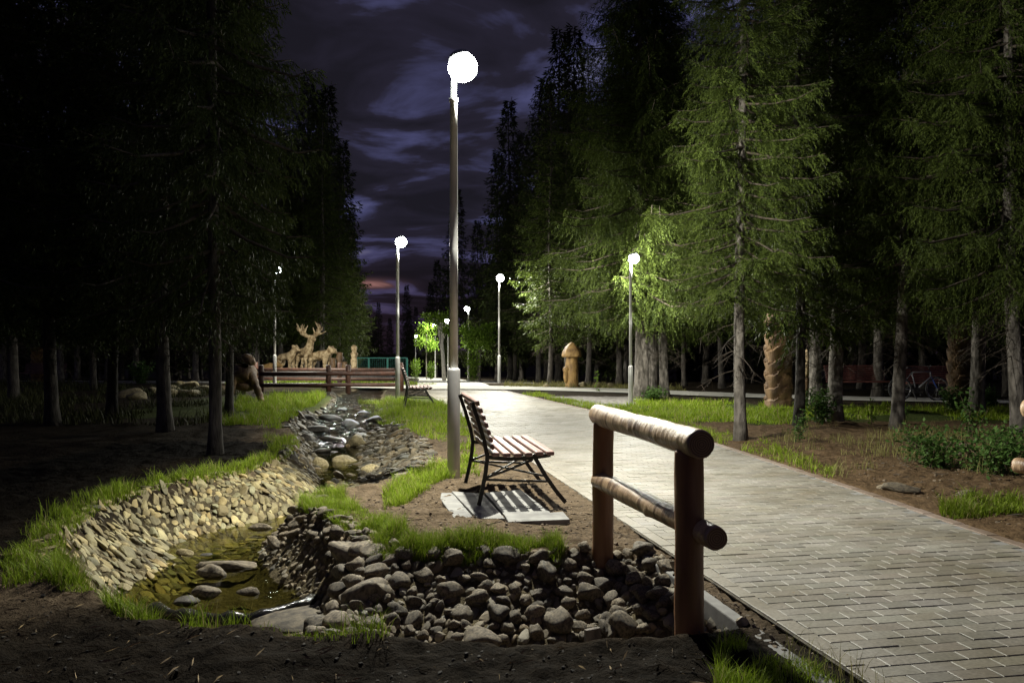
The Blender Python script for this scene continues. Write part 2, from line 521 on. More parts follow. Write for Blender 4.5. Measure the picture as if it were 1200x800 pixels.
def H(X, Y, fine=True):
    X = np.asarray(X, float); Y = np.asarray(Y, float)
    z = slope(Y)
    d = chan(X, Y)
    mid = np.interp(Y, [9, 12, 15, 20, 26], [-2.1, -2.45, -3.1, -4.1, -4.9])
    W = 0.5 + (0.45 + 0.55 * sstep(7.5, 8.5, Y)) * sstep(-2.1, -2.8, X) * sstep(5.4, 6.6, Y) * (1 - sstep(9.7, 10.8, Y)) + 0.45 * sstep(-1.25, -0.9, X) * sstep(4.5, 4.8, Y) * (Y < 7) + 0.75 * (X > mid) * sstep(8.6, 9.6, Y) * (1 - sstep(14, 17, Y))
    D = np.interp(Y, [4.9, 5.5, 8.0, 8.5, 9.5, 10.1, 13.2, 14.5, 16.5, 28, 30], [0.44, 0.46, 0.52, 0.28, 0.28, 0.42, 0.42, 0.30, 0.20, 0.2, 0.0])
    D = D * (1 - 0.55 * np.exp(-((X + 0.95) / 0.28) ** 2) * (Y < 6.2))
    t = np.clip(d / W, 0, 1)
    z = z - D * (t * (1.5 - 0.5 * t))
    # berm along the bank
    z = z + 0.03 * np.exp(-(d / 0.35) ** 2) * (d < 0)
    # paved strip stays level
    onp = (X > XLf(Y) + 0.0) & (X < XRf(Y) + 0.04)
    edge = np.minimum(np.abs(X - XLf(Y)), np.abs(X - XRf(Y)))
    # right-hand mound
    z = z + 0.22 * np.exp(-(((X - 7.6) / 1.1) ** 2 + ((Y - 11.2) / 1.0) ** 2)) * (X > 4)
    z = z + 0.58 * np.exp(-(((X + 9.6) / 3.6) ** 4 + ((Y - 40.5) / 2.6) ** 4))
    if fine:
        amp = np.clip((edge - 0.05) / 0.5, 0.08, 1) * np.where(Y > 34, 0.4, 1)
        rough = 0.10 * fbm(X * 0.8, Y * 0.8, 3) + 0.09 * fbm(X * 3.1, Y * 3.1, 3) + 0.045 * fbm(X * 7, Y * 8, 4) + 0.045 * fbm(X * 17, Y * 21, 3)
        tr = (Y > 22) & (Y < 33)
        z = z + amp * rough * np.where(tr, 0.3, 1.0)
    z = np.where((X > XLf(Y) - 0.15) & (X <= XLf(Y)) & (Y < 6.2), -0.022 + 0.03 * fbm(X * 12, Y * 12, 2), z)
    z = np.where(onp, slope(Y) - 0.07, z)
    return z


def h1(x, y):
    return float(H(np.array([x]), np.array([y]))[0])


def axis(dense, grow, far0, far1):
    return dense


def grow_axis(start, stop, step0, k):
    out = []; v = start; s = step0
    sgn = 1 if stop > start else -1
    while (v - stop) * sgn < 0:
        v += s * sgn; out.append(v); s *= k
    return out


xs = np.concatenate([np.array(grow_axis(-5.4, -400, 0.06, 1.09))[::-1], np.arange(-5.4, 5.2, 0.032), np.array(grow_axis(5.2, 400, 0.06, 1.07))])
ys = np.concatenate([np.array(grow_axis(2.6, -80, 0.06, 1.2))[::-1], np.arange(2.6, 9.5, 0.028), np.arange(9.5, 11, 0.045), np.array(grow_axis(11, 700, 0.05, 1.022))])
GX, GY = np.meshgrid(xs, ys)
GZ = H(GX, GY)


def inpoly(X, Y, poly):
    return poly_dist(X, Y, np.array(poly))


def zone_px(pts):
    return [tuple(P(a, b)[:2]) for a, b in pts]


Z_PATHSIDE = zone_px([(600, 459), (640, 466), (700, 480), (760, 492), (850, 518), (930, 545), (985, 563), (990, 570), (940, 563), (850, 530), (760, 506), (690, 489), (640, 474)])
Z_GRAVEL = zone_px([(640, 464), (760, 464), (760, 480), (700, 478), (655, 470)])
Z_MEADOW = zone_px([(750, 476), (740, 470), (820, 470), (880, 474), (1200, 480), (1200, 494), (1060, 492), (960, 494), (860, 496), (740, 494), (715, 480)])
gd = chan(GX, GY)
col = np.zeros(GX.shape + (3,), np.float32)
soil = np.array([0.125, 0.092, 0.060]); soil_r = np.array([0.110, 0.072, 0.040]); moss = np.array([0.045, 0.060, 0.016])
grav = np.array([0.23, 0.215, 0.20]); forest = np.array([0.030, 0.023, 0.015])
nz = fbm(GX * 1.5, GY * 1.5, 4) * 2
col[:] = forest
near = (GX > -5.2) & (GX < XLf(GY) + 0.3) & (GY < 17)
w = sstep(-4.6, -3.9, GX + nz) * (GX < XRf(GY)) * (1 - sstep(16, 19, GY))
col = col * (1 - w[..., None]) + soil * w[..., None]
w = (GX > XRf(GY) - 0.2) * (1 - sstep(15.5, 18, GY + nz * 2)) * (1 - sstep(11, 14, GX + nz))
col = col * (1 - w[..., None]) + soil_r * w[..., None]
w = sstep(-0.05, 0.25, inpoly(GX, GY, Z_GRAVEL) + nz * 0.3)
col = col * (1 - w[..., None]) + grav * w[..., None]
w = sstep(-0.3, 0.3, inpoly(GX, GY, Z_MEADOW) + nz * 0.4)
col = col * (1 - w[..., None]) + moss * w[..., None]
w = ((GY > 16.5) & (GY < 24) & (GX < XLf(GY)) & (GX > -9)).astype(float) * 0.7
col = col * (1 - w[..., None]) + (moss * 1.5) * w[..., None]
w = sstep(33, 36, GY) * (1 - sstep(44, 52, GY)) * (GX < 1) * (GX > -22)
col = col * (1 - w[..., None]) + (grav * 0.8) * w[..., None]
w = sstep(0.0, 0.15, gd) * (GY < 30)
col = col * (1 - w[..., None]) + np.array([0.12, 0.098, 0.06]) * w[..., None]
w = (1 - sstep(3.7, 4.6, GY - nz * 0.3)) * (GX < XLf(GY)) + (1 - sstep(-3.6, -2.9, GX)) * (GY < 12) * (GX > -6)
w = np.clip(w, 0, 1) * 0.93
col = col * (1 - w[..., None]) + np.array([0.007, 0.0055, 0.004]) * w[..., None]  # near-black wet soil, lamplight falling off painted into foreground and left
wet = sstep(-0.28, -0.36, GZ - slope(GY)) * (gd > 0)


def ground_mat():
    m, nt, N, L, b = mat_base("ground_soil")
    at = N.new("ShaderNodeAttribute"); at.attribute_name = "zone"
    g = N.new("ShaderNodeNewGeometry")
    n = N.new("ShaderNodeTexNoise"); n.inputs["Scale"].default_value = 9; n.inputs["Detail"].default_value = 10; n.inputs["Roughness"].default_value = 0.68
    L.new(g.outputs["Position"], n.inputs["Vector"])
    mr = N.new("ShaderNodeMapRange"); mr.inputs[1].default_value = 0.3; mr.inputs[2].default_value = 0.7
    mr.inputs[3].default_value = 0.45; mr.inputs[4].default_value = 1.5
    L.new(n.outputs["Fac"], mr.inputs[0])
    mx = N.new("ShaderNodeVectorMath"); mx.operation = "SCALE"
    L.new(at.outputs["Color"], mx.inputs[0]); L.new(mr.outputs[0], mx.inputs["Scale"])
    L.new(mx.outputs[0], b.inputs["Base Color"])
    b.inputs["Roughness"].default_value = 0.93
    b.inputs["Specular IOR Level"].default_value = 0.04
    n2 = N.new("ShaderNodeTexNoise"); n2.inputs["Scale"].default_value = 30; n2.inputs["Detail"].default_value = 8; n2.inputs["Roughness"].default_value = 0.65
    L.new(g.outputs["Position"], n2.inputs["Vector"])
    bp = N.new("ShaderNodeBump"); bp.inputs["Strength"].default_value = 1.0; bp.inputs["Distance"].default_value = 0.045
    L.new(n2.outputs["Fac"], bp.inputs["Height"]); L.new(bp.outputs[0], b.inputs["Normal"])
    return m


ny, nx = GX.shape
idx = np.arange(nx * ny).reshape(ny, nx)
F = np.stack([idx[:-1, :-1], idx[:-1, 1:], idx[1:, 1:], idx[1:, :-1]], -1).reshape(-1, 4)
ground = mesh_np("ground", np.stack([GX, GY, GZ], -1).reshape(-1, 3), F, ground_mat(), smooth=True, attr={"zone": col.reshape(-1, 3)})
tag(ground, kind="structure")


# ------------------------------------------------------------------ paths
def paver_mat():
    m, nt, N, L, b = mat_base("path_pavers")
    at = N.new("ShaderNodeAttribute"); at.attribute_name = "tone"
    g = N.new("ShaderNodeNewGeometry")
    n = N.new("ShaderNodeTexNoise"); n.inputs["Scale"].default_value = 1.1; n.inputs["Detail"].default_value = 8; n.inputs["Roughness"].default_value = 0.6
    L.new(g.outputs["Position"], n.inputs["Vector"])
    cr = N.new("ShaderNodeValToRGB"); e = cr.color_ramp.elements
    e[0].position = 0.38; e[0].color = (0.150, 0.132, 0.096, 1)
    e[1].position = 0.62; e[1].color = (0.242, 0.224, 0.192, 1)
    L.new(n.outputs["Fac"], cr.inputs[0])
    nf = N.new("ShaderNodeTexNoise"); nf.inputs["Scale"].default_value = 55; nf.inputs["Detail"].default_value = 6
    L.new(g.outputs["Position"], nf.inputs["Vector"])
    mr = N.new("ShaderNodeMapRange"); mr.inputs[1].default_value = 0.3; mr.inputs[2].default_value = 0.7; mr.inputs[3].default_value = 0.75; mr.inputs[4].default_value = 1.2
    L.new(nf.outputs["Fac"], mr.inputs[0])
    m1 = N.new("ShaderNodeMixRGB"); m1.blend_type = "MULTIPLY"; m1.inputs[0].default_value = 1
    L.new(cr.outputs[0], m1.inputs[1]); L.new(at.outputs["Color"], m1.inputs[2])
    m2 = N.new("ShaderNodeVectorMath"); m2.operation = "SCALE"
    L.new(m1.outputs[0], m2.inputs[0]); L.new(mr.outputs[0], m2.inputs["Scale"])
    L.new(m2.outputs[0], b.inputs["Base Color"])
    b.inputs["Roughness"].default_value = 0.58
    bp = N.new("ShaderNodeBump"); bp.inputs["Strength"].default_value = 0.35; bp.inputs["Distance"].default_value = 0.004
    L.new(nf.outputs["Fac"], bp.inputs["Height"]); L.new(bp.outputs[0], b.inputs["Normal"])
    return m


M["paver"] = paver_mat()
M["joint"] = pm("paver_joint_sand", (0.03, 0.026, 0.02), (0.11, 0.095, 0.07), 12, 0.95, 0.3, 60, coord="World")
u = np.array([-0.1867, 0.9824]); v = np.array([0.9824, 0.1867]); o0 = np.array([0.0, 11.3])
cs, hs_, tone = [], [], []
ca, ha = [], []
for i in range(-132, 190):
    for j in range(-6, 32):
        a = j * 0.2 + (0.1 if i % 2 else 0.0)
        c = o0 + u * (i * 0.1) + v * a
        xl, xr = float(XLf(c[1])), float(XRf(c[1]))
        if c[0] < xl + 0.195 or c[0] > xr - 0.12: continue
        if c[1] > 28.0: continue
        ca.append(c); ha.append(1.0)
    if i % 2:
        c = o0 + u * (i * 0.1) + v * 0.147
        if c[1] < 28.0: ca.append(c); ha.append(0.5)
ca = np.array(ca); ha = np.array(ha)
n = len(ca)
zt = rng.normal(0, 0.0013, n) + 0.006 * fbm(ca[:, 0] * 0.9, ca[:, 1] * 0.9, 2)
tx = rng.normal(0, 0.008, n); ty = rng.normal(0, 0.006, n)
loc = [(-0.0978, -0.0478, -0.03), (0.0985, -0.0485, -0.03), (0.0985, 0.0485, -0.03), (-0.0985, 0.0485, -0.03),
       (-0.0985, -0.0485, -0.003), (0.0985, -0.0485, -0.003), (0.0985, 0.0485, -0.003), (-0.0985, 0.0485, -0.003),
       (-0.0950, -0.045, 0), (0.0950, -0.045, 0), (0.0950, 0.045, 0), (-0.0950, 0.045, 0)]
loc = np.array(loc)
VV = np.zeros((n, 12, 3))
VV[:, :, 0] = ca[:, None, 0] + loc[None, :, 0] * ha[:, None] * v[0] + loc[None, :, 1] * u[0]
VV[:, :, 1] = ca[:, None, 1] + loc[None, :, 0] * ha[:, None] * v[1] + loc[None, :, 1] * u[1]
VV[:, :, 2] = 0.0 + zt[:, None] + loc[None, :, 2] + loc[None, :, 0] * tx[:, None] + loc[None, :, 1] * ty[:, None]
fq = np.array([(0, 1, 5, 4), (1, 2, 6, 5), (2, 3, 7, 6), (3, 0, 4, 7), (4, 5, 9, 8), (5, 6, 10, 9), (6, 7, 11, 10), (7, 4, 8, 11), (8, 9, 10, 11)])
FF = (fq[None] + (np.arange(n) * 12)[:, None, None]).reshape(-1, 4)
tn = np.clip(rng.normal(1.0, 0.085, n), 0.8, 1.2)
tint = np.stack([tn * (1 + rng.normal(0, 0.015, n)), tn, tn * (1 - rng.normal(0.0, 0.02, n))], 1)
vc = np.repeat(tint, 12, 0)
# reddish border blocks along the right-hand edge
bV, bF, bC = [], [], []
yy = -1.0; k = 0
while yy < 27.8:
    x0, x1 = float(XRf(yy)), float(XRf(yy + 0.2))
    d = np.array([x1 - x0, 0.2]); ln = np.hypot(*d); d /= ln
    nn = np.array([d[1], -d[0]])
    c = np.array([(x0 + x1) / 2, yy + 0.1]) - nn * 0.05
    for q in loc:
        p = c + d * q[0] * ln / 0.2 + nn * q[1]
        bV.append((p[0], p[1], 0.004 + q[2] + 0.002 * math.sin(k * 3.1)))
        bC.append((0.98, 0.80, 0.76))
    bF.append(fq + 12 * k); k += 1
    yy += 0.2 * 0.2 / ln
yy = -1.0
while yy < 27.8:
    c = np.array([float(XLf(yy + 0.1)) + 0.045, yy + 0.1])
    for q in loc:
        p = c + u * q[0] + v * q[1]
        bV.append((p[0], p[1], 0.002 + q[2] + 0.0015 * math.sin(k * 2.3)))
        bC.append((1.0, 0.98, 0.95))
    bF.append(fq + 12 * k); k += 1
    yy += 0.2 * 0.9824
bV = np.array(bV); bF = np.concatenate(bF) + len(vc)
path = mesh_np("path", np.concatenate([VV.reshape(-1, 3), bV]), np.concatenate([FF, bF]), M["paver"], attr={"tone": np.concatenate([vc, np.array(bC)])})
tag(path, kind="structure")


def strip(name, pts, mat, z0, nseg=1, wl=None, zf=None):
    """ribbon from left/right point lists"""
    V, Fq = [], []
    for a, b in pts:
        for s in np.linspace(0, 1, nseg + 1):
            x = a[0] + (b[0] - a[0]) * s; y = a[1] + (b[1] - a[1]) * s
            V.append((x, y, z0 + float(slope(np.array(y)))))
    w_ = nseg + 1
    for i in range(len(pts) - 1):
        for k_ in range(nseg):
            Fq.append((i * w_ + k_, i * w_ + k_ + 1, (i + 1) * w_ + k_ + 1, (i + 1) * w_ + k_))
    o = mesh_np(name, V, np.array(Fq), mat)
    return tag(o, kind="structure")


yl = list(np.arange(-2, 28.4, 0.4))
strip("path_bed", [((float(XLf(y)) - 0.02, y), (float(XRf(y)) + 0.0, y)) for y in yl], M["joint"], -0.008)
yl = list(np.arange(-2, 27.8, 0.4))
strip("path_mortar", [((float(XRf(y)) - 0.24, y), (float(XRf(y)) - 0.07, y)) for y in yl], M["concrete"], -0.0045)
M["farpath"] = pm("pale_path_gravel", (0.36, 0.35, 0.31), (0.50, 0.48, 0.43), 1.5, 0.85, 0.4, 60, coord="World", bdist=0.01)
yl = list(np.arange(27.9, 130, 2.0))
strip("path_beyond", [((float(XLf(y)), y), (float(XRf(y)), y)) for y in yl], M["farpath"], 0.02)
# cross path
cp = [(-40, 46, 1.3), (-25, 42.2, 1.2), (-16, 38.2, 1.2), (-11, 34.0, 1.2), (-7.5, 31.0, 1.2), (-4, 29.6, 1.2), (-1.5, 29.2, 1.3), (1, 28.6, 1.3), (4.0, 26.6, 1.15), (7.2, 23.9, 1.0), (10, 22.4, 0.95), (14, 21.2, 0.95), (22, 19.6, 1.0), (40, 18, 1.0)]
pp = []
fine_cp = []
for i in range(len(cp) - 1):
    for t in np.linspace(0, 1, 6)[:-1]:
        fine_cp.append([cp[i][k] * (1 - t) + cp[i + 1][k] * t for k in range(3)])
for i in range(len(fine_cp) - 1):
    a = np.array(fine_cp[i][:2]); b = np.array(fine_cp[i + 1][:2]); d = (b - a) / np.linalg.norm(b - a); nn = np.array([-d[1], d[0]])
    hw = fine_cp[i][2]
    pp.append((tuple(a - nn * hw), tuple(a + nn * hw)))
strip("cross_path", pp, M["farpath"], 0.034)

# kerb beside the near end of the path
kb = MB()
for i in range(5):
    y0, y1 = 1.6 + i * 0.8, 1.6 + (i + 1) * 0.8 - 0.012
    a = Vector((float(XLf(y0)) - 0.20, y0, 0)); b = Vector((float(XLf(y1)) - 0.20, y1, 0))
    mid = (a + b) / 2; mid.z = -0.10 + 0.012 + 0.004 * (i % 2)
    ang = math.atan2(b.y - a.y, b.x - a.x)
    kb.box(mid, ((b - a).length, 0.075, 0.2), rot=Matrix.Rotation(ang, 3, "Z"))
tag(kb.build("kerb", M["concrete"], bevel=0.008), kind="structure")

# ------------------------------------------------------------------ water
def sheet(name, poly, z, mat, step=0.06, amp=0.0, freq=9, zf=None):
    pn = np.array(poly)
    x0, y0 = pn.min(0); x1, y1 = pn.max(0)
    X, Y = np.meshgrid(np.arange(x0, x1 + step, step), np.arange(y0, y1 + step, step))
    d = poly_dist(X, Y, pn)
    Z = (zf(X, Y) if zf else z) + amp * fbm(X * freq, Y * freq * 1.4, 3)
    idx = np.arange(X.size).reshape(X.shape)
    ok = (d > 0)
    cell = ok[:-1, :-1] & ok[:-1, 1:] & ok[1:, 1:] & ok[1:, :-1]
    Fq = np.stack([idx[:-1, :-1], idx[:-1, 1:], idx[1:, 1:], idx[1:, :-1]], -1)[cell]
    used = np.unique(Fq); rm = np.full(X.size, -1); rm[used] = np.arange(len(used))
    Vv = np.stack([X, Y, Z], -1).reshape(-1, 3)[used]
    o = mesh_np(name, Vv, rm[Fq], mat, smooth=True)
    return tag(o, kind="structure")


LIP = [(-2.45, 5.35), (-2.17, 5.22), (-1.9, 5.17), (-1.65, 5.22), (-1.42, 5.42), (-1.30, 5.75), (-1.28, 5.98)]
sheet("pond_water", [(-4, 5.6), (-2.6, 5.45)] + LIP + [(-1.1, 6.3), (-1.1, 9.0), (-3.6, 9.4), (-4.2, 8)], -0.345, M["water"])
sheet("overflow_water", [(-3.4, 4.0), (-0.95, 4.0), (-0.95, 5.5), (-1.32, 5.45), (-1.62, 5.24), (-1.9, 5.18), (-2.2, 5.23), (-2.6, 5.4), (-3.4, 5.4)], -0.42, M["rapids"], amp=0.012, freq=7)
sheet("pool_water", [(-3.6, 9.6), (-1.0, 9.6), (-1.2, 14.2), (-4.5, 14.2)], -0.27, M["water"])
sheet("stream_water", [(-5, 13.6), (-1.5, 13.6), (-2.3, 17), (-3.5, 24), (-4.2, 29.5), (-6.2, 29.5), (-5.6, 22), (-4.9, 17)], -0.2, M["rapids"], amp=0.10, freq=7,
      zf=lambda X, Y: np.interp(Y, [13.6, 14.2, 15.0, 16.2, 17.0, 29], [-0.27, -0.25, -0.21, -0.13, -0.10, -0.08]))

# ------------------------------------------------------------------ stones
def rock_mesh(name, seed, mat, flat=0.6, subdiv=3, ang=0.35, elong=1.25):
    import bmesh
    bm = bmesh.new()
    bmesh.ops.create_icosphere(bm, subdivisions=subdiv, radius=1.0)
    off = Vector((seed * 7.3, seed * 3.1, seed * 1.7))
    rr = random.Random(seed)
    planes = [(Vector((rr.gauss(0, 1), rr.gauss(0, 1), rr.gauss(0, 0.7))).normalized(), rr.uniform(0.62, 0.92)) for _ in range(9)]
    for v_ in bm.verts:
        p = v_.co.copy()
        r = 1 + ang * noise.noise(p * 1.1 + off) + 0.10 * noise.noise(p * 3.1 + off)
        p = p * r
        for n_, d_ in planes:
            k_ = p.dot(n_) - d_
            if k_ > 0: p -= n_ * k_ * 0.8
        v_.co = Vector((p.x * elong, p.y, p.z * flat))
    me = bpy.data.meshes.new(name); bm.to_mesh(me); bm.free()
    me.polygons.foreach_set("use_smooth", [True] * len(me.polygons))
    me.materials.append(mat)
    return me


ROCKS = [rock_mesh("stone", s, M["stone"], 0.55 + 0.06 * (s % 5), 3, 0.4, 1.0 + 0.12 * (s % 4)) for s in range(1, 9)]
ROCKW = [rock_mesh("stone", s + 20, M["stone_wet"], 0.55, 3, 0.35, 1.25) for s in range(1, 4)]
ROCKY = [rock_mesh("stone", s + 40, M["stone_yellow"], 0.7, 3, 0.4, 1.1) for s in range(1, 5)]
nstones = 0


def stone(x, y, r, label, group=None, pool=ROCKS, z=None, rot=None, sc=(1, 1, 1), name="stone", sink=0.35):
    global nstones
    o = bpy.data.objects.new(name, random.choice(pool)); COL.objects.link(o)
    o.scale = (r * sc[0], r * sc[1], r * sc[2])
    o.rotation_euler = rot if rot else (random.uniform(-0.35, 0.35), random.uniform(-0.35, 0.35), random.uniform(0, 6.28))
    o.location = (x, y, (h1(x, y) if z is None else z) + r * 0.55 * sc[2] * (1 - sink))
    nstones += 1
    return tag(o, label, "stone", group)


# dark lip of the pond liner and the flat slab at the outflow
lp = MB()
lpts = [Vector((a, b, -0.352 + 0.012 * math.sin(i * 2.1))) for i, (a, b) in enumerate(LIP)]
fine_l = []
for i in range(len(lpts) - 1):
    for t in np.linspace(0, 1, 6)[:-1]:
        p = lpts[i].lerp(lpts[i + 1], t); p.z += 0.01 * math.sin(i * 3 + t * 7); fine_l.append(p)
fine_l.append(lpts[-1])
lp.tube(fine_l, [0.045 + 0.012 * math.sin(i * 1.3) for i in range(len(fine_l))], 8, jit=0.12)
tag(lp.build("pond_edging", pm("wet_black_liner", (0.015, 0.014, 0.012), (0.03, 0.028, 0.022), 8, 0.15, 0.5, 30), smooth=True),
    "dark wet curved lip holding back the pond water at its outflow", "edging")
c = P(372, 712, -0.33)
stone(c.x, c.y - 0.05, 0.24, "flat grey slab at the end of the dark pond lip", z=-0.43, sc=(1.25, 0.85, 0.35), rot=(0.1, 0.05, 0.5), sink=0)
c = A(432, 4.98)
stone(c.x, c.y, 0.135, "largest boulder, rounded and set upright at the left end of the dry stones", z=-0.27, sc=(1.0, 0.9, 1.45), rot=(0.2, -0.2, 0.6), sink=0)
c = P(418, 645, 0)
stone(-1.12, 5.62, 0.14, "angular grey rock above the boulder, under the bright grass patch", z=-0.10, sc=(1.2, 0.9, 0.9))
# stones standing in the pond
for px, py, r, sc_, lab, pool in [(462, 0, 0, 0, 0, 0)][:0] + [
    (248, 671, 0.115, (1.2, 0.9, 1.0), "round dark stone in the middle of the pond, left of the flat one", ROCKS),
    (268, 662, 0.15, (1.5, 0.7, 0.5), "flat long dark stone in the pond behind the round one", ROCKS),
    (217, 646, 0.085, (1.3, 0.8, 0.7), "small ochre stone nearest the cobbled bank of the pond", ROCKY),
    (243, 647, 0.055, (1.2, 0.9, 0.6), "tiny dark stone beside the small ochre stone in the pond", ROCKW),
    (292, 692, 0.085, (1.1, 0.8, 0.8), "small rounded stone in the pond, nearest the pebble heap", ROCKS),
    (243, 694, 0.10, (1.3, 0.8, 0.9), "pale wedge shaped stone in the front of the pond", ROCKS),
    (218, 703, 0.085, (1, 1, 1), "black glistening stone left of the pale wedge in the pond", ROCKW),
    (306, 617, 0.09, (1.4, 0.8, 0.9), "brown stone at the back of the pond under the ledge", ROCKS),
    (303, 604, 0.10, (1.4, 0.8, 0.8), "dark stone at the far inner corner of the pond", ROCKW)]:
    c = P(px, py, -0.33)
    stone(c.x, c.y, r * 0.82, lab, "stones standing in the pond", pool, z=-0.36, sc=sc_, sink=0.3, rot=(0.05, 0.05, random.uniform(-0.3, 0.3)))
# rocks of the weir and upper pool
for px, py, r, lab, z in [
    (405, 545, 0.19, "big ochre block standing in the upper pool", -0.34),
    (437, 553, 0.145, "yellow boulder lit on its face at the right edge of the upper pool", -0.27),
    (461, 549, 0.15, "dark brown boulder right of the yellow boulder by the upper pool", -0.25),
    (452, 562, 0.15, "low yellow rock in front of the yellow boulder", -0.26),
    (474, 562, 0.12, "pale rock by the grass right of the upper pool", -0.20),
    (403, 573, 0.125, "single pale yellow rock on the weir below the pool", -0.24),
    (412, 585, 0.14, "wide flat rock on the weir below the pale yellow rock", -0.27),
    (352, 592, 0.17, "large brown rock at the foot of the lit bank", -0.33),
    (375, 545, 0.15, "brown rock half sunk at the left of the upper pool", -0.27),
    (417, 520, 0.20, "dark block under the cascade in the middle of the stream", -0.24)]:
    c = P(px, py, z)
    stone(c.x, c.y, r, lab, "rocks round the upper pool", ROCKY, z=z - 0.06, sc=(1, 0.8, 1.0), sink=0.3)
for px, py, r, z in [(425, 508, 0.20, -0.16), (452, 506, 0.18, -0.16), (392, 512, 0.22, -0.2), (470, 512, 0.2, -0.1), (372, 500, 0.22, -0.1), (410, 495, 0.25, -0.08), (440, 490, 0.25, -0.05),
                     (388, 488, 0.25, -0.05), (465, 495, 0.22, -0.05), (360, 510, 0.22, -0.12), (375, 525, 0.18, -0.22), (395, 528, 0.15, -0.25), (455, 525, 0.18, -0.2),
                     (355, 488, 0.25, 0.0), (400, 478, 0.2, -0.06), (425, 482, 0.2, -0.08), (450, 478, 0.2, -0.06)]:
    c = P(px, py, z)
    stone(c.x, c.y, r, "wet dark rock in the cascade above the upper pool", "wet rocks of the cascade", ROCKW, z=z - 0.13, sc=(0.9, 0.75, 0.75), sink=0.2)

# dry stone ditch below the grass
pl = []
tries = 0
while len(pl) < 190 and tries < 9000:
    tries += 1
    x = random.uniform(-1.15, 1.05); y = random.uniform(4.35, 5.55)
    r = random.choice([0.04, 0.05, 0.055, 0.06, 0.07, 0.08, 0.10])
    if float(chan(np.array([x]), np.array([y]))[0]) < -0.02: continue
    if any((x - a) ** 2 + (y - b) ** 2 < (0.72 * (r + c_)) ** 2 for a, b, c_ in pl): continue
    pl.append((x, y, r))
for x, y, r in pl:
    if x > 0.55: lab, g = "grey rounded stone in the ditch between the two railing posts", "stones in the ditch by the railing"
    else: lab, g = "grey rounded stone in the dry ditch below the strip of grass", "stones in the dry ditch"
    stone(x, y, r, lab, g, sc=(1, random.uniform(0.7, 1), random.uniform(0.8, 1.2)), sink=0.4)
DITCH = [(-1.2, 5.5), (-0.8, 5.5), (-0.3, 5.45), (0.3, 5.42), (0.6, 5.5), (0.92, 5.5), (1.15, 4.4), (1.2, 4.0), (0.0, 3.95), (-1.0, 4.1), (-1.3, 4.6), (-1.3, 5.2)]
FILL_DITCH = DITCH
# pebble heap on the right of the pond
pl = []
tries = 0
PEB = [(-2.2, 7.5), (-1.75, 7.45), (-1.72, 6.8), (-1.35, 6.2), (-1.05, 5.8), (-0.95, 5.4), (-1.15, 5.35), (-1.4, 5.95), (-1.65, 6.3), (-2.05, 6.7), (-2.2, 7.1)]
PEBn = np.array(PEB)
while len(pl) < 105 and tries < 6000:
    tries += 1
    x = random.uniform(-2.3, -0.9); y = random.uniform(5.3, 7.6)
    if float(poly_dist(np.array([x]), np.array([y]), PEBn)[0]) < 0: continue
    r = random.choice([0.03, 0.035, 0.045, 0.055, 0.075]) * (0.9 if y > 6.3 else 1.3)
    if any((x - a) ** 2 + (y - b) ** 2 < (0.75 * (r + c_)) ** 2 for a, b, c_ in pl): continue
    pl.append((x, y, r))
for x, y, r in pl:
    stone(x, y, r, "small grey pebble in the heap between pond and bright grass", "pebbles heaped beside the pond", sc=(1.1, 0.8, 0.9), sink=0.1)
# stones on the right-hand mound, along the dirt edge
for px, py, r, lab in [(1132, 527, 0.10, "pale stone on the dark mound between the two shrubs"), (1120, 534, 0.08, "smaller pale stone left on the dark mound"), (1143, 524, 0.06, "little pale stone right on the dark mound"),
                       (1057, 571, 0.11, "pale flat stone on the dirt edge right of the path"), (1040, 568, 0.09, "grey broken stone left along the dirt edge right of the path"),
                       (1130, 577, 0.09, "pale stone in front of the shrubs by the path"), (1015, 573, 0.05, "small stone in the dirt nearest the paved edge")]:
    c = P(px, py, 0.03)
    stone(c.x, c.y, r, lab, "stones beside the path", sc=(1.3, 0.9, 0.7), sink=0.2)
for i, (px, py) in enumerate([(183, 462), (196, 465), (205, 458), (214, 463), (222, 456), (228, 464), (236, 459), (212, 452), (150, 465), (163, 468)]):
    c = P(px, py, 0)
    stone(c.x, c.y, random.uniform(0.2, 0.34), "pale stone of the low heap seen between the left trunks", "stone heap behind the left trees", ROCKY, sc=(1.3, 1, 0.7), sink=0.2)
for px in (655, 668, 640, 682, 700, 716):
    c = A(px, 29.4 + random.uniform(-0.3, 0.3), 0)
    stone(c.x, c.y, random.uniform(0.12, 0.2), "pale stone at the foot of the mushroom carving", "stones behind the cross path", ROCKY)

# cobbles set in the sloping bank of the pond (stone pitching: one lining)
import bmesh
bm = bmesh.new(); bmesh.ops.create_icosphere(bm, subdivisions=2, radius=1.0)
icoV = np.array([v_.co[:] for v_ in bm.verts]); icoF = np.array([[v_.index for v_ in f.verts] for f in bm.faces]); bm.free()


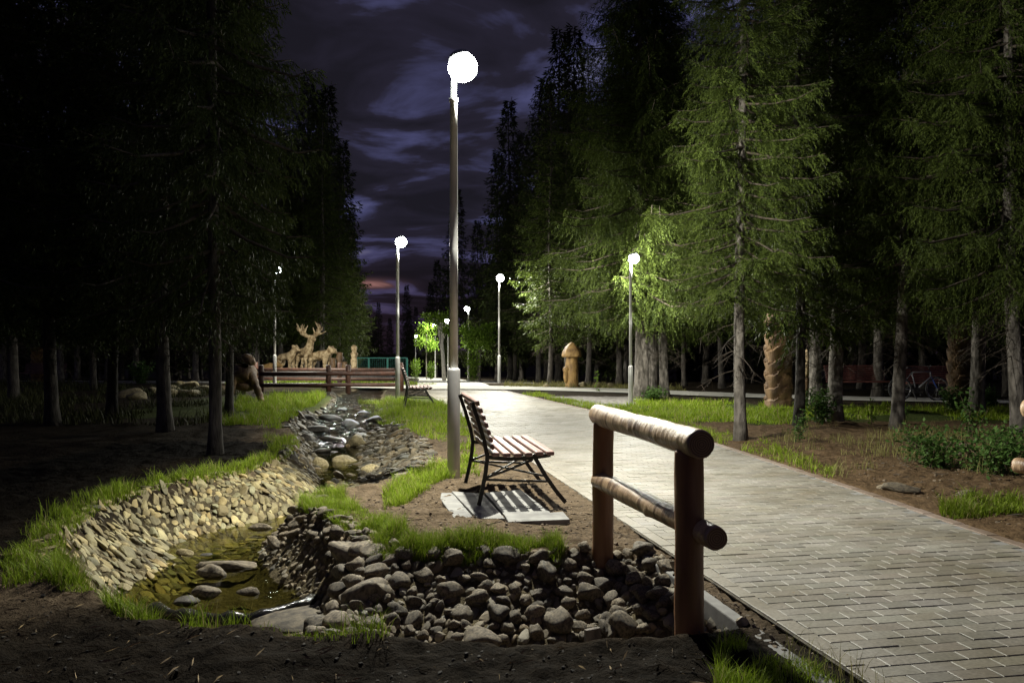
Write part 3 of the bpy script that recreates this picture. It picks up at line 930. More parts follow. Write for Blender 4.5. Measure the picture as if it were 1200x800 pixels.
def cobbles(name, region, n_try, rmin, rmax, mat, label, maxn=2500, zoff=0.0, round_=False, sp=0.66, smooth=False):
    pts = []
    rg = np.array(region)
    x0, y0 = rg.min(0); x1, y1 = rg.max(0)
    X = rng.uniform(x0, x1, n_try); Y = rng.uniform(y0, y1, n_try)
    d = poly_dist(X, Y, rg)
    R = rng.uniform(rmin, rmax, n_try)
    ok = d > 0
    X, Y, R = X[ok], Y[ok], R[ok]
    grid = {}
    keep = []
    cs_ = rmax * 2
    for i in range(len(X)):
        gx, gy = int(X[i] // cs_), int(Y[i] // cs_)
        bad = False
        for a in (-1, 0, 1):
            for b in (-1, 0, 1):
                for j in grid.get((gx + a, gy + b), ()):
                    if (X[i] - X[j]) ** 2 + (Y[i] - Y[j]) ** 2 < (sp * (R[i] + R[j])) ** 2: bad = True; break
        if not bad:
            keep.append(i); grid.setdefault((gx, gy), []).append(i)
            if len(keep) >= maxn: break
    k_ = np.array(keep); X, Y, R = X[k_], Y[k_], R[k_]
    e_ = 0.04
    Z = H(X, Y, False); nxv = -(H(X + e_, Y, False) - Z) / e_; nyv = -(H(X, Y + e_, False) - Z) / e_
    Z = H(X, Y)
    VV, FF, TT = [], [], []
    for i in range(len(X)):
        nrm = np.array([nxv[i], nyv[i], 1.0]) + rng.normal(0, 0.10, 3); nrm /= np.linalg.norm(nrm)
        # long side runs down the slope
        dn = np.array([-nyv[i], nxv[i], 0.0]); a0 = rng.normal(0.9, 0.35)
        t = np.array([math.cos(a0) * 1.0, math.sin(a0), 0]) if np.linalg.norm(dn) < 0.05 else dn / np.linalg.norm(dn)
        if np.linalg.norm(dn) >= 0.05:
            q = np.cross(nrm, t); t = q * math.cos(0.5 + rng.normal(0, 0.3)) + t * math.sin(0.5)
        t = t - nrm * t.dot(nrm); t /= np.linalg.norm(t)
        b = np.cross(nrm, t)
        sx, sy, sz = R[i] * rng.uniform(1.0, 1.65), R[i] * rng.uniform(0.6, 0.95), R[i] * rng.uniform(0.22, 0.5)
        if round_: sx, sy, sz = R[i] * rng.uniform(0.8, 1.3), R[i] * rng.uniform(0.7, 0.9), R[i] * rng.uniform(0.5, 0.8)
        P_ = icoV @ np.linalg.qr(rng.normal(0, 1, (3, 3)))[0]
        for _ in range(9):
            pn_ = rng.normal(0, 1, 3); pn_ /= np.linalg.norm(pn_); kk = np.clip(P_ @ pn_ - rng.uniform(0.3, 0.8), 0, None)
            P_ = P_ - kk[:, None] * pn_ * 0.9
        P_ = np.sign(P_) * np.abs(P_) ** 0.85
        p = P_[:, 0:1] * sx * t + P_[:, 1:2] * sy * b + P_[:, 2:3] * sz * nrm + np.array([X[i], Y[i], Z[i] + zoff * R[i] + rng.normal(0, 0.006)])
        VV.append(p); FF.append(icoF + i * len(icoV))
        tv = float(np.clip(rng.normal(0.82, 0.22), 0.3, 1.35)); wr = rng.normal(0, 0.06)
        TT.append(np.tile([tv * (1 + wr), tv, tv * (1 - wr * 1.5)], (len(icoV), 1)))
    o = mesh_np(name, np.concatenate(VV), np.concatenate(FF), mat, smooth=smooth, attr={"tone": np.concatenate(TT)})
    return o


tag(cobbles("gravel", FILL_DITCH, 26000, 0.025, 0.06, M["stone_fill"], "", 1500, round_=True), "small broken stones filling the dry ditch between the larger ones", "gravel", kind="stuff")
tag(cobbles("gravel", [(-2.35, 7.9), (-1.7, 7.9), (-1.6, 6.8), (-1.25, 6.2), (-0.9, 5.7), (-0.95, 5.2), (-1.25, 5.2), (-1.75, 6.0), (-2.25, 6.8), (-2.4, 7.4)], 16000, 0.02, 0.045, M["stone_fill"], "", 1100, round_=True), "small pebbles packed on the slope between pond and bright grass", "gravel", kind="stuff")
M["clod"] = pm("soil_clods", (0.09, 0.066, 0.043), (0.16, 0.12, 0.08), 6, 0.95, 0.6, 60, coord="World", bdist=0.01)
tag(cobbles("soil_clods", [(-0.9, 5.8), (-1.3, 6.6), (-1.5, 8.0), (-0.5, 8.6), (0.4, 8.8), (0.9, 6.3), (0.98, 5.6), (0.6, 5.6), (0.2, 5.7)], 9000, 0.006, 0.022, M["clod"], "", 1500, round_=True, zoff=-0.35, sp=1.0), "crumbs and clods of soil scattered on the bare ground around the near bench", "soil", kind="stuff")
tag(cobbles("soil_clods", [(0.75, 3.85), (1.2, 3.85), (1.65, 1.9), (2.1, 1.5), (2.0, 2.2), (1.6, 3.4), (1.35, 4.4), (1.12, 5.6), (0.92, 5.6), (1.2, 4.0)], 3000, 0.006, 0.020, M["clod"], "", 700, round_=True, zoff=-0.35, sp=0.9), "soil crumbs spilled along the kerb and the paver edge", "soil", kind="stuff")
tag(cobbles("soil_clods", [(-4.5, 3.0), (1.0, 3.0), (0.9, 3.75), (0, 3.72), (-1.3, 3.8), (-2.2, 4.15), (-3.2, 5.4), (-3.8, 6.0), (-4.8, 5)], 12000, 0.004, 0.014, M["clod_dark"], "", 1600, round_=True, zoff=-0.35, sp=1.0), "damp clods darkened to match the shaded soil at the near side of the pond", "soil", kind="stuff")
tag(cobbles("soil_clods", [(3.9, 6.0), (3.65, 8.2), (4.2, 9.8), (8, 14), (9, 10), (5.2, 7.5), (4.6, 5.5)], 9000, 0.008, 0.03, M["clod"], "", 1200, round_=True, zoff=-0.35, sp=1.0), "crumbs and chips of wood on the brown soil right of the path", "soil", kind="stuff")
BANK = [(-3.55, 6.0), (-3.68, 7.2), (-3.48, 7.9), (-3.28, 8.6), (-3.02, 9.4), (-2.95, 10.3), (-3.05, 11.0), (-2.5, 10.8), (-1.9, 9.8), (-1.75, 8.8), (-1.9, 8.0), (-2.3, 7.4), (-2.5, 6.6), (-2.6, 5.9), (-2.85, 5.3), (-3.25, 5.2)]
tag(cobbles("cobbled_bank", BANK, 90000, 0.03, 0.085, M["bank"], "", 4200, sp=0.52), "sloping bank of pale cobbles set in rows above the pond water", "stone bank")
BANK2 = [(-1.15, 8.6), (-1.0, 10.2), (-1.35, 12.2), (-1.9, 12.4), (-1.9, 10.5), (-1.7, 9.2), (-1.9, 8.6)]
tag(cobbles("cobbled_bank", BANK2, 14000, 0.03, 0.10, M["rubble"], "", 800, sp=0.55), "short cobbled bank under the grass right of the upper pool", "stone bank")
tag(cobbles("gravel", [(-3.0, 10.4), (-3.5, 12.8), (-4.3, 15.2), (-4.6, 17.6), (-2.6, 17.4), (-2.0, 15.3), (-1.7, 12.9), (-1.3, 11), (-1.2, 9.7), (-1.9, 9.4)], 22000, 0.04, 0.12, M["rubble"], "", 1500, round_=True, sp=0.6), "rubble and stones lining the upper pool and the cascade", "gravel", kind="stuff")
BANK3 = [(-4.0, 14), (-4.5, 18), (-4.9, 21), (-5.6, 25), (-4.6, 25), (-4.1, 20), (-3.4, 15.5)]
tag(cobbles("cobbled_bank", BANK3, 6000, 0.07, 0.16, M["rubble"], "", 450), "far cobbled bank of the stream between upper pool and wooden footbridge", "stone bank")
BANK4 = [(-2.95, 5.35), (-2.5, 4.75), (-2.1, 4.45), (-1.75, 4.3), (-1.7, 4.55), (-2.1, 4.8), (-2.5, 5.2), (-2.8, 5.7)]
tag(cobbles("cobbled_bank", BANK4, 3000, 0.05, 0.11, M["bank"], "", 90), "near cobbled edge of the pond half hidden in grass", "stone bank")

# ------------------------------------------------------------------ grass
def blades(name, X, Y, hmin, hmax, wid, mat, label, cat="grass", lean=0.45, kind="stuff", nseg=3, clump=0.0):
    n_ = len(X)
    if clump:
        cl = 0.35 + 1.25 * np.clip(vnoise(X * 5 + 3, Y * 5) * 1.6 - 0.3, 0, 1) * (0.6 + 0.4 * vnoise(X * 17, Y * 17) / 0.5)
    else: cl = 1
    h_ = rng.uniform(hmin, hmax, n_) * cl
    Z = H(X, Y) - 0.01
    a = rng.uniform(0, 2 * PI, n_); ln = rng.uniform(0.1, lean, n_) * h_ * 1.6
    dx, dy = np.cos(a), np.sin(a)
    b = a + PI / 2 + rng.normal(0, 0.4, n_)
    wx, wy = np.cos(b) * wid, np.sin(b) * wid
    V = []
    rows = nseg
    for k_ in range(rows):
        t = k_ / rows
        px = X + dx * ln * t ** 2; py = Y + dy * ln * t ** 2; pz = Z + h_ * t * (1 - 0.18 * t)
        w_ = (1 - t) ** 0.6 * 0.5
        V.append(np.stack([px - wx * w_, py - wy * w_, pz], 1)); V.append(np.stack([px + wx * w_, py + wy * w_, pz], 1))
    V.append(np.stack([X + dx * ln, Y + dy * ln, Z + h_ * 0.82], 1))
    V = np.stack(V, 1)  # n, 2*rows+1, 3
    m = 2 * rows + 1
    base = (np.arange(n_) * m)[:, None]
    quads = [np.concatenate([base + 2 * k_, base + 2 * k_ + 1, base + 2 * k_ + 3, base + 2 * k_ + 2], 1) for k_ in range(rows - 1)]
    tri = np.concatenate([base + 2 * rows - 2, base + 2 * rows - 1, base + 2 * rows], 1)
    tintv = np.repeat(rng.random(n_), m)[:, None] * np.ones((1, 3))
    o = mesh_np(name, V.reshape(-1, 3), [np.concatenate(quads), tri], mat, attr={"tint": tintv})
    return tag(o, label, cat, None, kind)


def scatter(poly, n_, keep=None, world=True):
    pn = np.array(poly); x0, y0 = pn.min(0); x1, y1 = pn.max(0)
    X = rng.uniform(x0, x1, n_ * 3); Y = rng.uniform(y0, y1, n_ * 3)
    ok = poly_dist(X, Y, pn) > 0
    if keep is not None: ok &= keep(X, Y)
    return X[ok][:n_], Y[ok][:n_]


def patchy(th, f=2.0):
    return lambda X, Y: vnoise(X * f + 9, Y * f + 4) > th


def fringe(n_, reg, w0, w1, side=None, pw=1.6):
    """points outside the channel within a distance band; reg=(x0,x1,y0,y1)"""
    X = rng.uniform(reg[0], reg[1], n_ * 6); Y = rng.uniform(reg[2], reg[3], n_ * 6)
    d = -chan(X, Y)
    nzv = 0.35 * (vnoise(X * 2.2, Y * 2.2) - 0.5)
    ok = (d > w0 + nzv * 0.2) & (d < w1 + nzv) & (rng.random(len(X)) < np.clip(1.15 - ((d - w0) / (w1 - w0 + 1e-6)) ** pw, 0.1, 1))
    ok &= (X < XLf(Y) - 0.25)
    return X[ok][:n_], Y[ok][:n_]


# left fringe above the cobbled bank
X, Y = fringe(20000, (-5.2, -2.6, 4.6, 12.5), -0.02, 0.42)
m_ = (X < -2.5) & (vnoise(X * 3 + 1, Y * 3) > 0.2)
blades("grass", X[m_], Y[m_], 0.035, 0.135, 0.006, M["grass"], "long green grass along the top of the cobbled pond bank", clump=1)
X, Y = fringe(16000, (-3.4, -0.6, 3.5, 5.4), -0.14, 0.14)
m_ = (Y < 5.2) & (rng.random(len(X)) < np.where(X < -1.85, 1.0, 0.22)) & (vnoise(X * 4, Y * 4) > 0.25)
blades("grass", X[m_], Y[m_], 0.04, 0.15, 0.005, M["grass"], "dark green grass along the near edge of the pond", clump=1)
# bright tongue and strip above the dry ditch
X, Y = scatter([(-1.95, 7.6), (-1.7, 7.8), (-1.45, 7.2), (-1.1, 6.4), (-0.8, 6.05), (-0.8, 5.65), (-1.15, 5.8), (-1.6, 6.4), (-1.9, 7.0)], 12000, patchy(0.18, 4))
blades("grass", X, Y, 0.04, 0.13, 0.005, M["grass"], "bright lime green grass tongue between pebble heap and bare soil", clump=1)
X, Y = scatter([(-0.95, 5.35), (-1.0, 5.9), (-0.5, 5.65), (0.0, 5.68), (0.32, 5.68), (0.36, 5.4), (0.3, 5.3), (-0.3, 5.33), (-0.8, 5.38)], 11000, patchy(0.26, 5))
blades("grass", X, Y, 0.025, 0.12, 0.0045, M["grass"], "ragged strip of green grass above the dry stone ditch", clump=1)
# right bank of the upper pool, behind the lamp pole
X, Y = scatter(zone_px([(430, 468), (520, 472), (545, 490), (556, 515), (562, 560), (548, 556), (535, 520), (500, 516), (470, 505), (455, 490)]), 16000, patchy(0.3, 1.6))
blades("grass", X, Y, 0.05, 0.17, 0.010, M["grass"], "green grass on the bank between stream and path behind the near pole", clump=1)
X, Y = scatter(zone_px([(450, 598), (448, 576), (480, 556), (520, 542), (552, 538), (550, 556), (515, 566), (490, 578), (470, 592)]), 6500, patchy(0.25, 3))
blades("grass", X, Y, 0.03, 0.12, 0.006, M["grass"], "bright grass slope left of the near lamp pole", clump=1)
X, Y = scatter([(-3.0, 17), (-2.4, 15.5), (-2.2, 16.5), (-2.6, 18.4), (-3.0, 19), (-3.4, 21), (-4.2, 24), (-5, 25.5), (-4, 21)], 9000, patchy(0.3))
blades("grass", X, Y, 0.06, 0.16, 0.012, M["grass"], "bright green grass between the stream and the far bench", clump=1)
X, Y = scatter([(-5.0, 14), (-3.95, 13.5), (-4.5, 17), (-5.0, 20.5), (-5.6, 24), (-8.2, 24.5), (-7, 20), (-6.2, 16)], 13000, patchy(0.38, 1.2))
blades("grass", X, Y, 0.08, 0.22, 0.012, M["grass"], "green grass left of the stream below the seated carving", clump=1)
# right of the path
X, Y = scatter([(XRf(y) + 0.02, y) for y in np.arange(8.6, 26, 0.8)] + [(XRf(y) + 0.30 + 0.5 * min(1, (y - 8.6) / 4), y) for y in np.arange(26, 8.4, -0.8)], 22000, patchy(0.25, 1.5))
blades("grass", X, Y, 0.03, 0.12, 0.008, M["grass"], "strip of short green grass along the right edge of the path", clump=1)
X, Y = scatter(Z_MEADOW, 26000, patchy(0.30, 0.9))
blades("grass", X, Y, 0.05, 0.14, 0.016, M["grass"], "wide lawn of green grass in front of the cross path", clump=1)
X, Y = scatter(zone_px([(1100, 600), (1120, 590), (1200, 585), (1200, 604), (1150, 607), (1108, 608)]), 2600)
blades("grass", X, Y, 0.05, 0.13, 0.008, M["grass"], "tuft of green grass in the dirt beside the pavers at the right", clump=1)
X, Y = scatter(zone_px([(940, 500), (1060, 500), (1190, 510), (1200, 560), (1060, 570), (1000, 566), (930, 545), (880, 520)]), 2600, patchy(0.52, 1.7))
blades("grass", X, Y, 0.06, 0.2, 0.008, M["dry"], "thin dry weeds scattered on the bare soil right of the path", clump=1)
X, Y = scatter([(-0.3 + 0, 29.9), (6, 27.2), (6, 28.2), (2, 30.4), (-0.3, 31)], 4500)
blades("grass", X, Y, 0.08, 0.25, 0.02, M["dry"], "pale dry grass behind the cross path under the far lamps", clump=1)
# tuft at the near kerb
X, Y = scatter([(0.82, 3.2), (0.95, 3.72), (1.15, 3.78), (1.42, 3.35), (1.55, 2.9), (0.9, 2.9)], 4200, patchy(0.25, 5))
blades("grass", X, Y, 0.03, 0.11, 0.004, M["grass"], "dark tuft of grass beside the near end of the pavers", clump=1)
X, Y = scatter([(1.2, 3.6), (1.35, 3.75), (1.6, 3.3), (1.4, 3.1)], 70)
blades("grass", X, Y, 0.14, 0.22, 0.0035, M["dry"], "tall dry stalks rising from the tuft by the pavers")
X, Y = scatter([(-14, 16), (-5.6, 14.5), (-7.5, 22), (-9, 27), (-24, 36), (-26, 30), (-18, 20)], 26000, patchy(0.42, 0.7))
blades("grass", X, Y, 0.10, 0.30, 0.02, M["undergrowth"], "dim undergrowth between the dark left trunks", clump=1)
X, Y = scatter([(-12, 33), (-3, 30.9), (-3, 33), (-9, 37)], 4000, patchy(0.4, 0.7))
blades("grass", X, Y, 0.1, 0.2, 0.025, M["grass"], "grass behind the left cross path")

# ------------------------------------------------------------------ spruce trees
def spruce(seed, Ht, zb, R, per_m, spacing, nl, nw, hang=0.45, r0=0.12, lean=0.0, dead=14, shape=0.75, mat=None, bark="bark", dens=1.0):
    """returns (trunk object, crown object) under an empty"""
    rg = np.random.default_rng(seed); rr = random.Random(seed)
    wood = MB()
    def axis_pt(z):
        return Vector((lean * z * 0.05 + 0.04 * math.sin(z * 0.9 + seed), 0.04 * math.cos(z * 0.7 + seed), z))
    npt = 14
    pts = [axis_pt(Ht * i / (npt - 1) * 0.98 - (0.15 if i == 0 else 0)) for i in range(npt)]
    nwood = 0
    rad = [r0 * (1 - 0.93 * (i / (npt - 1))) * (1.45 if i == 0 else 1) for i in range(npt)]
    pts.insert(1, axis_pt(0.35)); rad.insert(1, r0 * 1.02)
    wood.tube(pts, rad, 12, jit=0.05)
    nwood = len(wood.f)
    starts, dirs, lens, hangs = [], [], [], []
    nb = int((Ht - zb) * per_m)
    for i in range(nb):
        t = (i + rr.random()) / nb
        z = zb + (Ht - zb) * t
        az = i * 2.39996 + rr.uniform(-0.5, 0.5)
        prof = (1 - t) ** shape * min(1.0, 0.55 + t * 5)
        L = max(0.12, R * prof * rr.uniform(0.62, 1.12))
        e0 = 0.45 * t + rr.uniform(-0.12, 0.12) - 0.12
        ns = 8
        p0 = axis_pt(z)
        ax = []
        for k_ in range(ns + 1):
            s = k_ / ns
            dz = L * (s * math.tan(e0) - 0.42 * (1 - t * 0.6) * s ** 1.3 + 0.26 * s ** 3)
            wob = 0.05 * L * math.sin(s * 5 + i)
            ax.append(p0 + Vector((math.cos(az) * L * s - math.sin(az) * wob, math.sin(az) * L * s + math.cos(az) * wob, dz)))
        br = 0.012 + 0.010 * L
        wood.tube([ax[0], ax[3], ax[6], ax[8]], [br, br * 0.7, br * 0.4, br * 0.12], 4, cap=False)
        nt_ = max(6, int(L / spacing))
        for q in range(nt_):
            s = 0.10 + 0.9 * (q + rr.random()) / nt_
            if t < 0.15 and s < 0.35 and rr.random() < 0.6: continue
            f = s * ns; k0 = min(int(f), ns - 1); p = ax[k0].lerp(ax[k0 + 1], f - k0)
            d = (ax[k0 + 1] - ax[k0]).normalized()
            side = 1 if q % 2 else -1
            perp = Vector((-d.y, d.x, 0)) * side
            l = (0.42 * L * (1.05 - s) + 0.14) * rr.uniform(0.6, 1.15)
            l = min(l, 0.75)
            dd = (d * rr.uniform(0.5, 0.9) + perp * rr.uniform(0.5, 1.0) + Vector((0, 0, -rr.uniform(0.0, hang)))).normalized()
            starts.append(p[:]); dirs.append(dd[:]); lens.append(l); hangs.append(rr.uniform(0.2, 1.0) * hang * 1.3)
    S = np.array(starts); D = np.array(dirs); Ln = np.array(lens); Hg = np.array(hangs)
    # expand each twig in needle sprays
    step = nl * 0.42 / dens
    cnt = np.maximum(2, (Ln / step).astype(int))
    idx_ = np.repeat(np.arange(len(S)), cnt * 2)
    off = np.concatenate([np.repeat((np.arange(c_) + 0.5) / c_, 2) for c_ in cnt])
    sd = np.tile([1.0, -1.0], len(idx_) // 2)
    p = S[idx_] + D[idx_] * (Ln[idx_] * off)[:, None]
    p[:, 2] -= Hg[idx_] * Ln[idx_] * off ** 2 * 0.8
    dd = D[idx_].copy(); dd[:, 2] -= Hg[idx_] * off * 1.5
    dd /= np.linalg.norm(dd, axis=1)[:, None]
    rnd = rg.normal(0, 1, dd.shape)
    sidev = np.cross(dd, rnd); sidev /= np.linalg.norm(sidev, axis=1)[:, None] + 1e-9
    nd = dd * 0.8 + sidev * rg.uniform(0.25, 0.75, len(dd))[:, None]
    nd[:, 2] -= rg.uniform(0, 0.35, len(dd)) * hang
    nd /= np.linalg.norm(nd, axis=1)[:, None]
    wv = np.cross(nd, rg.normal(0, 1, dd.shape)); wv /= np.linalg.norm(wv, axis=1)[:, None] + 1e-9
    ll = nl * rg.uniform(0.7, 1.3, len(dd)) * (1.15 - 0.4 * off)
    ww = nw * rg.uniform(0.7, 1.2, len(dd))
    V = np.stack([p - wv * (ww * 0.35)[:, None], p + nd * (ll * 0.45)[:, None] - wv * (ww * 0.5)[:, None], p + nd * ll[:, None], p + nd * (ll * 0.5)[:, None] + wv * (ww * 0.5)[:, None]], 1)
    F_ = np.arange(len(p) * 4).reshape(-1, 4)
    tv = np.clip(rg.normal(0.35, 0.2, len(S))[idx_] + 0.35 * off * rg.random(len(off)), 0, 1)
    tv = np.repeat(tv, 4)[:, None] * np.ones((1, 3))
    # dead bare twigs under the crown
    for i in range(dead):
        z = rr.uniform(0.45, 1.0) * zb + 0.1; az = rr.uniform(0, 2 * PI); L = rr.uniform(0.25, 0.9) * min(1.2, R * 0.6)
        p0 = axis_pt(z); q = [p0]
        for k_ in range(1, 4):
            s = k_ / 3
            q.append(p0 + Vector((math.cos(az) * L * s, math.sin(az) * L * s, -0.4 * L * s ** 1.5)))
        wood.tube(q, [0.010, 0.007, 0.004, 0.0015], 3, cap=False)
        for j in range(5):
            a_ = q[1].lerp(q[3], rr.random()); b_ = a_ + Vector((rr.gauss(0, 0.16), rr.gauss(0, 0.16), -rr.uniform(0.02, 0.25)))
            wood.tube([a_, b_], [0.0035, 0.001], 3, cap=False)
    root = empty("spruce_tree")
    to = wood.build("trunk", M[bark], root, smooth=True)
    to.data.materials.append(M["twig"])
    to.data.polygons.foreach_set("material_index", [0] * nwood + [1] * (len(wood.f) - nwood))
    co = mesh_np("crown", V.reshape(-1, 3), F_, mat or M["needle"], root, attr={"tint": tv})
    tag(root, "spruce", "tree")
    return root


PROTO = {
    "near_a": spruce(11, 12.0, 2.15, 1.45, 25, 0.024, 0.062, 0.0095, hang=0.75, r0=0.095, shape=0.6, dens=1.3),
    "near_b": spruce(12, 13.0, 2.3, 2.1, 23, 0.028, 0.066, 0.0105, hang=0.95, r0=0.11, lean=0.5, dead=34, shape=0.6, dens=1.25),
    "dark_a": spruce(21, 14.0, 1.9, 2.3, 16, 0.05, 0.11, 0.028, hang=0.7, r0=0.12, shape=0.5, dead=20, mat=M["needle_shaded"], bark="bark_shaded"),
    "big": spruce(13, 17.0, 2.5, 3.3, 19, 0.042, 0.105, 0.020, hang=1.0, r0=0.22, shape=0.55, dens=1.15),
    "mid_a": spruce(14, 15.0, 2.4, 2.2, 17, 0.055, 0.12, 0.025, hang=0.7, r0=0.15, shape=0.6, dead=24),
    "mid_b": spruce(15, 13.0, 1.9, 1.8, 15, 0.065, 0.16, 0.036, hang=0.6, r0=0.11, shape=0.7, bark="bark_shaded"),
    "mid_c": spruce(18, 15.0, 2.2, 2.3, 14, 0.07, 0.17, 0.042, hang=0.7, r0=0.14, shape=0.6, dead=20, bark="bark_shaded", mat=M["needle_shaded"]),
    "far_a": spruce(16, 14.0, 1.5, 2.2, 11, 0.12, 0.30, 0.075, hang=0.6, r0=0.14, dead=4, mat=M["needle_shaded"], bark="bark_shaded"),
    "far_b": spruce(17, 12.0, 0.8, 1.9, 11, 0.12, 0.30, 0.075, hang=0.5, r0=0.12, dead=4, mat=M["needle_shaded"], bark="bark_shaded"),
}
used = set()


def tree(kind, x, y, label, rz=None, sc=1.0, group="spruces of the park", sz=None):
    o = PROTO[kind]
    if kind in used: o = copy_tree(PROTO[kind])
    else: used.add(kind)
    z = float(H(np.array([x]), np.array([y]), False)[0])
    return place(o, (x, y, z), random.uniform(0, 6.28) if rz is None else rz, sc if hasattr(sc, "__len__") else (sc, sc, sz or sc), label, group)


def treepx(kind, px, Y, label, **k):
    c = A(px, Y); return tree(kind, c.x, c.y, label, **k)


# right-hand side
treepx("near_a", 869, 12.2, "slender spruce with pale bark standing alone at the grass strip right of the path", rz=1.0)
treepx("near_b", 1054, 14.0, "leaning spruce with bare hanging twigs in front of the red benches", rz=0.3)
treepx("near_b", 1192, 12.6, "spruce at the right end of the scene beside the log rail, bright boughs", rz=3.0, sc=1.05)
treepx("mid_b", 936, 15.0, "thin spruce just right of the large scaly carved post", rz=2.0, sc=0.9)
treepx("mid_a", 981, 15.5, "dark spruce between the pale carved slab and the left red bench", rz=2.6, sc=0.95)
treepx("mid_a", 957, 19.5, "thick dark spruce behind the thin one, left of the pale slab's gap", rz=4.0)
treepx("big", 751, 23.0, "thick rough barked spruce of the trio, right beside the lit lamp pole", rz=0.4, sc=(0.95, 0.95, 1.0))
treepx("mid_a", 765, 23.7, "middle spruce of the trio of trunks by the lamp", rz=2.2, sc=1.08)
treepx("mid_a", 777.5, 23.2, "pale trunked spruce at the right of the trio by the lamp", rz=5.2, sc=0.92)
treepx("mid_a", 1028, 23.8, "spruce behind the end of the left red bench", rz=0.9)
treepx("mid_b", 1080, 26.0, "thin spruce between the red benches, farther back", rz=0.2)
treepx("mid_a", 1145, 17.0, "dark spruce close behind the right carved post", rz=1.2)
treepx("mid_a", 1235, 15.5, "dark spruce beyond the right end of the lawn", rz=1.6)
treepx("mid_b", 1110, 12.8, "spruce", rz=1.6) if False else None
for i, (px, Y, k) in enumerate([(645, 33, "mid_b"), (690, 32, "mid_b"), (725, 33, "mid_c"), (733, 34, "mid_b"), (802, 31, "mid_b"), (828, 33, "mid_c"), (845, 29, "mid_b"), (632, 39, "mid_c"), (603, 49, "mid_c"),
                                (905, 27, "mid_c"), (1010, 28, "mid_c"), (1055, 30, "mid_b"), (1130, 25, "mid_c"), (1180, 24, "mid_c"), (1225, 22, "mid_c"), (880, 34, "far_a"), (665, 37, "mid_c"), (700, 40, "far_a"), (760, 38, "far_a")]):
    treepx(k, px, Y, "dark spruce behind the cross path, " + ("left of the mushroom carving" if px < 665 else "between the mushroom carving and the trio of thick spruces" if px < 765 else "between the trio of spruces and the left carved post" if px < 912 else "behind the red benches and right carved post"), group="spruces behind the cross path" + ("" if px < 665 else " near the trio" if px < 765 else " left of the carved posts" if px < 912 else " by the benches"), sc=random.uniform(0.85, 1.1))
# left-hand side
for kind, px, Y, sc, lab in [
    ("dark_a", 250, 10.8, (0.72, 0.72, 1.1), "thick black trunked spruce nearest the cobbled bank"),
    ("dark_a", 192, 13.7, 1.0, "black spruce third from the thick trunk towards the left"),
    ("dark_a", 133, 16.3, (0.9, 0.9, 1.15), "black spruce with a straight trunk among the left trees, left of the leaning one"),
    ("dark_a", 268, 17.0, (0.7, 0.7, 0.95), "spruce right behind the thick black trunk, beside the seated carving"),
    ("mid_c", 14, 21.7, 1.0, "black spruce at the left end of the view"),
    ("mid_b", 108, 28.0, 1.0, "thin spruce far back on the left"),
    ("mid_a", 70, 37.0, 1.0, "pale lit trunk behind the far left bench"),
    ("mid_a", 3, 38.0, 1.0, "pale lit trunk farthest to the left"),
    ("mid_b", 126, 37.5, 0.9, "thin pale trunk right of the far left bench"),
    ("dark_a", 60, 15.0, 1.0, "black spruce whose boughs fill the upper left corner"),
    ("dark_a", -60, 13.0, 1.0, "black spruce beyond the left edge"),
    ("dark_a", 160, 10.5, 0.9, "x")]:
    if lab == "x": continue
    treepx(kind, px, Y, lab, sc=sc)
for i, (px, Y, k, s) in enumerate([(378, 44, "mid_a", 1.0), (355, 46, "mid_a", 1.1), (398, 47, "mid_b", 0.9), (328, 45, "mid_a", 1.1), (340, 52, "mid_a", 1.25), (385, 55, "mid_a", 1.2), (300, 43, "mid_a", 1.1), (265, 44, "mid_a", 1.1),
                                   (230, 42, "mid_a", 1.1), (412, 60, "mid_b", 1.0), (195, 44, "mid_a", 1.1), (160, 46, "mid_a", 1.1), (90, 46, "mid_a", 1.1), (40, 47, "mid_a", 1.1), (-10, 45, "mid_a", 1.1)]):
    treepx(k, px, Y, "tall spruce in the row behind the carved animals", sc=s, group="spruces behind the carved animals")
# far forest
fr = random.Random(5)
n_far = 0
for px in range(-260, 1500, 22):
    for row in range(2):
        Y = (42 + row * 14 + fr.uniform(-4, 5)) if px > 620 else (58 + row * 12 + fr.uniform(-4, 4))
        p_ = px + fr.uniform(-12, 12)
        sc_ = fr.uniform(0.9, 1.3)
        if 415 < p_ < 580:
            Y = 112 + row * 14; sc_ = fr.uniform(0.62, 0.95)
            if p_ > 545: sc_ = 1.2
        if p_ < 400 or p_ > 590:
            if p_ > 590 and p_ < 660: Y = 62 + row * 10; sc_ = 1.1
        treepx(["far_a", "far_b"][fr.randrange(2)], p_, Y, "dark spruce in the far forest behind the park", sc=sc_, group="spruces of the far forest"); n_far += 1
for px, Y, s in [(597, 50, 1.26), (583, 56, 1.15), (612, 54, 1.2), (655, 46, 1.45), (640, 52, 1.4), (672, 44, 1.4), (385, 50, 1.33), (360, 49, 1.33), (402, 56, 1.2), (372, 54, 1.4), (535, 78, 1.32), (560, 74, 1.05), (512, 95, 1.0)]:
    treepx("far_a", px, Y, "tall dark spruce standing against the night sky", sc=s, group="spruces against the sky")

